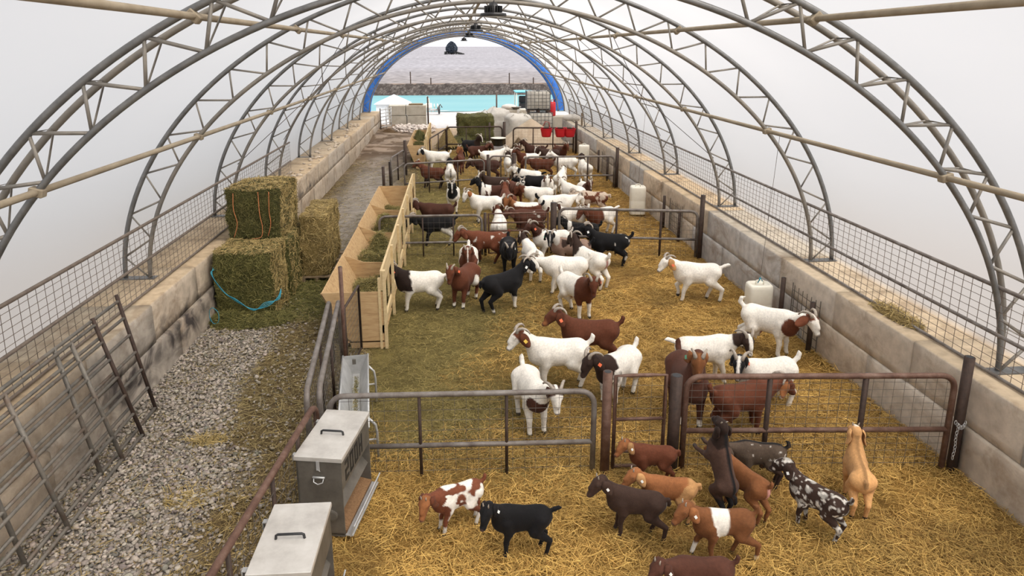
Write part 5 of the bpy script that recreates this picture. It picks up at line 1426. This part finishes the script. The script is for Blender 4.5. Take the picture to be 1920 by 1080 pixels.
goat(790, 579, 186, 'white goat with a black-brown head and shoulder, nose at the wooden bunk', cape(DARK * .55, .16, sock=(WHITE * .9, .40)), neck=44, nyaw=4, hyaw=8, hpitch=-32, tagc='tagorange', tagside=1, tail='down', withers=.74, **ad)
goat(872, 568, -116, 'red brown goat with white feet and small horns facing the camera', dict(base=RED * .95, vary=.15, patch=[(-.12, .40, .10, .13, WHITE)], sock=(WHITE, .10)), neck=42, nyaw=0, hyaw=0, hpitch=-55, horns=.5, tagc='tagorange', tagside=1, tail='back', withers=.74, fat=1.1, **ad)
goat(879, 530, -92, 'red-faced goat with white sides, head-on behind the red brown goat', cape(RED, .16, blaze=(.010, WHITE), spots=[(12, .80, WHITE, (.8, 1.2))]), neck=48, nyaw=0, hyaw=0, hpitch=-55, horns=.6, tagc='tagwhite', tagside=-1, tail='up', withers=.74, fat=1.1, **ad)
goat(915, 492, 178, 'red goat with round white spots on its side, walking along the second fence', dict(base=RED * 1.2, vary=.2, spots=[(6.5, .665, WHITE * .75, (-.3, .3)), (12, .74, WHITE * .8, (-.4, .4))], legs=RED * .7), neck=24, nyaw=10, hpitch=-40, tail='up', withers=.73, legs=[(.06, 0), (-.06, 0), (.14, 0), (-.12, 0)], **ad)
goat(954, 508, -93, 'black goat facing the camera with its head low', dict(base=BLACK, vary=.4), neck=20, nyaw=0, hyaw=0, hpitch=-60, tagc='tagwhite', tagside=1, horns=.7, tail='up', withers=.72, **ad)
goat(997, 520, 97, 'white goat seen from behind with its tail up, next to the head-low black goat', W(cape=(DARK, .55), under_tail=PINK * .6, tail=WHITE), neck=30, nyaw=14, hyaw=16, hpitch=-30, tail='up', withers=.71, fat=.95, **ad)
goat(1034, 489, 190, 'white goat with a dark brown horned head behind the cluster', cape(DRED * .8, .40, dorsal=DRED), neck=50, nyaw=10, hyaw=18, hpitch=-30, tagc='tagorange', tagside=1, tail='up', withers=.74, **ad)
goat(1060, 548, 176, 'broad white goat in the middle of the cluster, its head lowered out of sight', W(tail=WHITE), neck=4, nyaw=-12, hpitch=-56, tail='curl', withers=.75, fat=1.12, legs=[(.02, 0), (-.04, 0), (0, 0), (.05, 0)], **ad)
goat(1070, 507, 168, 'grey brown blotched goat with a black head and white face marks', dict(base=np.array([.25, .165, .125]), spots=[(8, .56, DARK, (-.5, .2))], cape=(BLACK * 1.3, .50), patch=[(.30, .70, .07, .12, WHITE * .6)], blaze=(.008, WHITE * .8), tail=BLACK, ear=BLACK * 1.2), neck=44, nyaw=40, hyaw=95, hpitch=-44, tail='up', withers=.73, tagc='taggreen', tagside=-1, **ad)
goat(1106, 535, 126, 'white goat with a dark brown neck and yellow ear tag, rump to the camera', cape(DARK, .22, under_tail=PINK * .8), neck=52, nyaw=-5, hyaw=-8, hpitch=-30, tail='up', withers=.76, tagc='tagyellow', tagside=-1, **ad)
goat(1090, 470, 175, 'black goat with a white neck stripe half hidden behind the stout post', dict(base=BLACK, patch=[(.30, .6, .05, .3, WHITE)]), neck=40, nyaw=14, hyaw=20, hpitch=-26, tail='up', withers=.70, **ad)
goat(1142, 498, 172, 'black goat with scattered white spots at the second fence', dict(base=BLACK, vary=.4, spots=[(9, .70, WHITE * .8, (-.5, .1))]), neck=46, nyaw=6, hyaw=10, hpitch=-14, tagc='tagwhite', tagside=1, tail='up', withers=.75, **ad)
goat(1305, 563, 174, 'white goat with a tan face walking alone by the block wall', W(head=WHITE * .95, spots=[(14, .70, TAN * .6, (.8, 1.3))], ear=TAN * 1.0), neck=32, nyaw=10, hyaw=18, hpitch=-34, tagc='tagorange', tagside=1, tail='back', withers=.76, horns=.8, legs=[(.04, 0), (.10, .5), (-.10, 0), (.08, 0)], **ad)
goat(1437, 660, -46, 'white goat with a brown neck patch turning right at the block wall', W(head=WHITE, cheek=RED * 1.1, patch=[(.34, .50, .11, .15, RED)], nose=WHITE * .9, ear=RED * 1.3), neck=22, nyaw=-10, hyaw=-20, hpitch=-40, eardroop=30, tail='curl', udder=True, withers=.76, legs=[(.02, 0), (-.03, 0), (-.16, 0), (-.06, 0)], **ad)
goat(1284, 782, -94, 'brown-faced goat with long ears, looking straight ahead behind the wide gate', dict(base=DRED * 1.3, head=GINGER * .62, ear=GINGER * .9, blaze=(.012, GINGER), socks={0: (WHITE, .12), 1: (WHITE, .12)}), neck=78, nyaw=0, hyaw=-8, hpitch=-60, tagc='taggreen', tagside=-1, tail='up', withers=.82, fat=1.05, horns=.5, **ad)
goat(1384, 811, 10, 'brown goat with pale ringed horns side-on behind the wide gate, tail up', dict(base=RED * 1.0, vary=.2, ear=GINGER * 1.1), neck=8, nyaw=0, hyaw=0, hpitch=-34, tail='up', udder=True, withers=.69, legs=[(.03, 0), (-.03, 0), (.04, 0), (-.05, 0)], **ad)
goat(1316, 716, -2, 'white goat with a dark brown head and broad white blaze beside the brown-faced goat', cape(DARK * 1.1, .50, blaze=(.030, WHITE)), neck=26, nyaw=-20, hyaw=-78, hpitch=-50, tail='back', withers=.72, **ad)
goat(1432, 764, 190, 'white goat with a black and white striped face and pink inner ears, tail curled up', cape(BLACK * 1.4, .68, blaze=(.022, WHITE), ear=BLACK * 1.5), neck=40, nyaw=22, hyaw=52, hpitch=-48, tagc='tagorange', tagside=1, tail='up', udder=True, withers=.72, **ad)

# ------------------------------------------------------------------ grown goats, second pen
P2 = 'grown goats in the second pen'; ad = dict(group=P2)
goat(822, 432, 178, 'dark brown goat with curled horns feeding at the bunk in the second pen', dict(base=DRED * .9, vary=.2), neck=24, nyaw=4, hpitch=-34, tail='up', withers=.74, **ad)
goat(822, 458, 180, 'black goat feeding at the bunk beside the dark brown horned goat', dict(base=BLACK, socks={2: (WHITE * .8, .45), 3: (WHITE * .8, .45)}), neck=14, nyaw=4, hpitch=-40, tail='up', withers=.73, **ad)
goat(850, 396, -92, 'white goat with a black neck and chest facing the camera alone', cape(BLACK, .24, blaze=(.012, WHITE), sock=(WHITE, .4)), neck=58, nyaw=0, hyaw=0, hpitch=-48, tail='up', withers=.74, **ad)
goat(912, 416, 182, 'white goat with ginger ears in the second pen, side-on with its tail up', W(head=WHITE, ear=GINGER * 1.3, nose=WHITE * .6), neck=44, nyaw=14, hyaw=34, hpitch=-50, tail='up', withers=.75, **ad)
goat(925, 392, 182, 'brown goat with a white shoulder and black neck behind the ginger-eared white goat', dict(base=DRED, cape=(BLACK, .30), belt=(.08, .30, WHITE), patch=[(.30, .5, .06, .3, WHITE)]), neck=56, nyaw=-10, hpitch=-24, tail='up', withers=.74, horns=.6, **ad)
goat(952, 405, 100, 'red brown goat turned away among the second pen crowd', dict(base=RED * 1.1), neck=40, nyaw=-10, hpitch=-30, tail='up', withers=.73, **ad)
goat(930, 373, 176, 'dark brown goat with a white-striped horned head behind the crowd', dict(base=DARK * 1.2, blaze=(.02, WHITE)), neck=44, nyaw=30, hyaw=60, hpitch=-40, tail='up', withers=.72, **ad)
goat(965, 384, -70, 'white-faced goat with black ears looking out of the second pen crowd', dict(base=RED * .9, cape=(WHITE * .85, .70), spots=[(14, .62, BLACK, (.8, 1.2))], ear=BLACK), neck=46, nyaw=0, hyaw=-14, hpitch=-46, tail='up', withers=.73, **ad)
goat(1002, 370, 182, 'black-backed goat in front of the third fence', dict(base=BLACK, vary=.4), neck=10, nyaw=6, hpitch=-40, tail='up', withers=.72, **ad)
goat(994, 359, 150, 'white goat with a black stripe on its neck at the third fence', W(patch=[(.36, .70, .05, .14, BLACK)], tail=BLACK), neck=28, nyaw=6, hpitch=-26, tail='back', withers=.74, fat=1.1, **ad)
goat(1050, 365, 72, 'white goat seen from behind at the third fence, tail straight up', W(under_tail=PINK * .7), neck=24, hpitch=-30, tail='up', withers=.76, **ad)
goat(1026, 378, -98, 'white goat with a slim white face and thin brown ears, facing the camera', W(head=WHITE, ear=RED), neck=44, hyaw=0, hpitch=-56, tail='up', withers=.74, horns=.6, **ad)
goat(1010, 396, 172, 'white goat with a red brown head bent down in the second pen', cape(RED * .9, .55), neck=24, nyaw=18, hpitch=-40, tail='up', withers=.74, **ad)
goat(1040, 418, -4, 'big pale goat standing broadside in the second pen', W(tail=BLACK), neck=12, nyaw=12, hpitch=-50, tail='up', withers=.80, fat=1.12, **ad)
goat(985, 430, 182, 'brown goat with a white saddle and an orange face in the second pen', dict(base=RED * .8, dorsal=WHITE, patch=[(.0, .68, .34, .07, WHITE)], cape=(GINGER * .9, .42), tail=BLACK, spots=[(12, .80, WHITE * .7, (-.4, .3))]), neck=48, nyaw=24, hyaw=56, hpitch=-44, tail='up', withers=.75, **ad)
goat(936, 462, 84, 'white goat with a brown horned head, back turned, behind the second fence', cape(RED * .8, .62), neck=40, nyaw=14, hyaw=30, hpitch=-26, tail='down', withers=.74, fat=1.1, **ad)
goat(1072, 440, 198, 'white goat with brown ears and a white face beyond the wide second gate', W(head=WHITE, cheek=DARK, ear=DRED), neck=42, nyaw=20, hyaw=40, hpitch=-48, tail='up', withers=.74, **ad)
goat(1126, 440, 204, 'white goat with a red brown front half by the wide second gate', cape(RED * .9, .02, sock=(WHITE * .9, .3)), neck=20, nyaw=4, hpitch=-40, tail='back', withers=.74, **ad)
goat(1112, 404, 172, 'pale goat dappled with brown stripes near the second drum', dict(base=np.array([.50, .40, .31]), spots=[(9, .56, RED, (-.6, .4))], vary=.3), neck=14, nyaw=8, hpitch=-44, tail='down', withers=.72, **ad)
goat(1074, 392, 122, 'plump white goat turned away beside the dappled goat', W(), neck=24, nyaw=-10, hpitch=-36, tail='down', withers=.76, fat=1.1, **ad)
goat(1096, 382, -84, 'brown-headed goat looking at the camera past the plump white goat', cape(DRED * 1.3, .10, blaze=(.012, WHITE * .8)), neck=44, hyaw=0, hpitch=-50, tail='up', withers=.68, horns=.5, **ad)
goat(994, 444, 186, 'red goat flecked with white behind the closely railed short gate', dict(base=DRED * 1.2, spots=[(11, .72, WHITE * .7, (-.5, .4))]), neck=20, nyaw=16, hpitch=-36, tail='up', withers=.73, **ad)
goat(812, 352, 160, 'red brown goat by the end of the near bunk, facing the alley', dict(base=RED * .85, cape=(RED * 1.1, .6), legs=DARK), neck=50, nyaw=10, hpitch=-26, tail='up', withers=.73, horns=.5, **ad)
goat(845, 352, 92, 'white goat with a black head seen from behind at the third fence', cape(BLACK * 1.3, .52, under_tail=DARK), neck=60, hpitch=-26, tail='up', withers=.73, horns=False, **ad)

# ------------------------------------------------------------------ grown goats, third pen
P3 = 'grown goats in the third pen'; ad = dict(group=P3)
goat(822, 320, 184, 'greyish white goat side-on in the third pen, its black tail end at the far bunk', W(cape=(BLACK * 2, .95)), neck=30, nyaw=-10, hpitch=-30, tail='up', withers=.78, **ad)
goat(862, 325, 80, 'slim red brown goat standing upright-necked in the third pen', dict(base=RED * .75, head=GINGER * .8), neck=72, nyaw=20, hyaw=150, hpitch=-30, tail='up', withers=.74, horns=.5, **ad)
goat(884, 296, -40, 'black goat with curved horns and a white blaze in front of the far hay bale', dict(base=BLACK * 1.5, cape=(DARK, .3), blaze=(.022, WHITE)), neck=58, nyaw=-10, hyaw=-10, hpitch=-40, tail='up', withers=.80, **ad)
goat(896, 306, -20, 'brown goat with very large ears beside the blazed black goat', dict(base=DRED * 1.1, ear=DRED * 1.5), neck=40, nyaw=-10, hpitch=-34, tail='up', withers=.74, ear=.21, eardroop=40, **ad)
goat(922, 318, 6, 'long white goat behind the third fence, near the black tub', W(), neck=30, nyaw=10, hpitch=-40, tail='up', withers=.78, fat=1.05, **ad)
goat(915, 338, 176, 'very dark red goat broadside behind the rounded gate end', dict(base=DRED * .75, cape=(DRED * .6, .3)), neck=10, nyaw=10, hpitch=-40, tail='up', withers=.76, **ad)
goat(958, 312, -60, 'white goat with a brown head right of the black tub', cape(DRED * 1.1, .50), neck=50, nyaw=-4, hpitch=-40, tail='up', withers=.74, **ad)
goat(955, 332, 96, 'white goat seen from behind between two posts of the third fence', W(cape=(DARK, .55), under_tail=DARK), neck=40, nyaw=-10, hpitch=-34, tail='down', withers=.73, **ad)
goat(1004, 306, 176, 'dark brown goat near the red buckets, horns up', dict(base=DRED * .7), neck=52, nyaw=-10, hpitch=-22, tail='up', withers=.76, **ad)
goat(1030, 312, 182, 'brown goat with a pale-striped face near the red buckets', dict(base=DARK * 1.3, blaze=(.02, WHITE * .8)), neck=30, nyaw=20, hyaw=50, hpitch=-40, tail='up', withers=.72, **ad)
goat(1050, 306, -70, 'red brown goat facing the camera under the pair of red buckets', dict(base=RED * .7, cape=(RED * .9, .4)), neck=44, hpitch=-44, tail='up', withers=.74, **ad)
goat(990, 322, 186, 'brown and white goat behind the middle of the third fence', dict(base=WHITE, cape=(RED * .75, .08)), neck=46, nyaw=10, hyaw=30, hpitch=-36, tail='up', withers=.74, **ad)
goat(1016, 334, 178, 'red brown goat behind the rounded end of the wide third gate', dict(base=RED * .7, vary=.3), neck=16, nyaw=10, hpitch=-36, tail='up', withers=.74, **ad)
goat(1060, 332, 168, 'white goat with an arched neck behind the wide third gate', W(spots=[(9, .80, DARK, (-.5, .3))]), neck=46, nyaw=14, hpitch=-34, tail='down', withers=.78, horns=.6, **ad)
goat(1096, 342, 100, 'white goat with a dark head near the small far drum, back turned', cape(DARK, .50), neck=64, nyaw=-8, hpitch=-24, tail='down', withers=.74, horns=False, **ad)
# ------------------------------------------------------------------ bedding straw, alley hay and gravel
def scatter(n, x0, x1, y0, y1):
    return rng.uniform(x0, x1, n), rng.uniform(y0, y1, n)
def straw_layer():
    VV, QQ, CC, k = [], [], [], 0
    for (n, x0, x1, y0, y1, l0, l1, w0, w1) in ((135000, PEN_X, XR - .03, 4.4, 9.0, .05, .20, .0022, .0052), (85000, PEN_X, XR - .03, 9.0, 16.0, .06, .19, .003, .006), (26000, PEN_X, XR, 16.0, 32.5, .09, .22, .006, .011)):
        x, y = scatter(n, x0, x1, y0, y1)
        cl = vnoise2(x, y, .45, 91); keep = cl > rng.uniform(.0, .75, n); x, y, cl = x[keep], y[keep], cl[keep]; n = len(x)
        g = green_weight(x, y)
        z = .008 + rng.beta(1.1, 2.6, n) * .085 * (.3 + cl)
        C = np.stack([x, y, z], 1); a = rng.uniform(0, math.tau, n); D = np.stack([np.cos(a), np.sin(a), rng.normal(0, .24, n)], 1)
        pick = (rng.uniform(0, 1, n) < g * 1.05)[:, None]
        L = rng.uniform(l0, l1, n) * np.where(pick[:, 0], .62, 1); V, Q = strands(C, D, L, rng.uniform(w0, w1, n) * np.where(pick[:, 0], .9, 1), None, .05)
        t = rng.beta(1.5, 1.5, n)[:, None]
        gold = np.array([.26, .135, .03]) * (1 - t) + np.array([.78, .52, .155]) * t
        hay = np.array([.12, .10, .028]) * (1 - t) + np.array([.42, .325, .115]) * t
        c = np.where(pick, hay, gold) * rng.uniform(.75, 1.15, (n, 1))
        c *= np.where(vnoise2(x, y, 1.1, 22)[:, None] > .36, 1, .75) * (.68 + .6 * vnoise2(x, y, .55, 23)[:, None]) * (1 - .12 * g[:, None])
        VV.append(V); QQ.append(Q + k); CC.append(np.repeat(c, 6, 0)); k += len(V)
    return mesh_np('straw_bedding', np.concatenate(VV), QQ, np.concatenate(CC))
tag(link('straw_bedding', straw_layer(), 'straw'), 'golden straw bedding spread over the pens', 'straw', kind='stuff')
def alley_hay():
    VV, QQ, CC, k = [], [], [], 0
    for (n, y0, y1, w) in ((22000, 4.4, 12.0, .0048), (18000, 12.0, 20.0, .0065), (6000, 20.0, 30.0, .009)):
        x, y = scatter(n, XL + .1, PEN_X + .05, y0, y1)
        gr = gravel_weight(x, y); keep = rng.uniform(0, 1, n) > gr * .68 + .0; x, y = x[keep], y[keep]; n = len(x)
        C = np.stack([x, y, .006 + rng.beta(1.2, 3, n) * .04], 1); a = rng.uniform(0, math.tau, n); D = np.stack([np.cos(a), np.sin(a), rng.normal(0, .14, n)], 1)
        V, Q = strands(C, D, rng.uniform(.05, .17, n), rng.uniform(w * .6, w * 1.3, n), None, .05)
        t = rng.beta(1.3, 1.7, n)[:, None]; near = np.clip((8.5 - y) / 2.5, 0, 1)[:, None]
        c = (np.array([.13, .10, .04]) * (1 - t) + np.array([.46, .36, .16]) * t) * (1 - near * .0) + near * np.array([.05, .02, .0])
        VV.append(V); QQ.append(Q + k); CC.append(np.repeat(c * rng.uniform(.75, 1.15, (n, 1)), 6, 0)); k += len(V)
    return mesh_np('alley_hay', np.concatenate(VV), QQ, np.concatenate(CC))
tag(link('alley_hay', alley_hay(), 'straw'), 'trampled brown hay scattered over the alley', 'hay', kind='stuff')
def gravel():
    n = 52000; y = 4.0 + (rng.uniform(0, 1, n) ** 1.25) * 9.0; x = rng.uniform(XL + .03, PEN_X - .05, n)
    gr = gravel_weight(x, y); keep = rng.uniform(0, 1, n) < gr * .68 + .07; x, y = x[keep], y[keep]; n = len(x)
    s = rng.uniform(.011, .026, n) * (1 + .5 * (rng.uniform(0, 1, n) < .12))
    pts = np.stack([x, y, s * .35], 1); V, F = stones(pts, s)
    base = np.array([.345, .30, .25]) * rng.uniform(.4, 1.3, (n, 1)) + rng.normal(0, .006, (n, 3))
    return mesh_np('gravel', V, [F], np.repeat(np.clip(base, .05, .8), 12, 0))
tag(link('gravel', gravel(), 'stone'), 'pale crushed limestone gravel on the alley', 'gravel', kind='stuff')
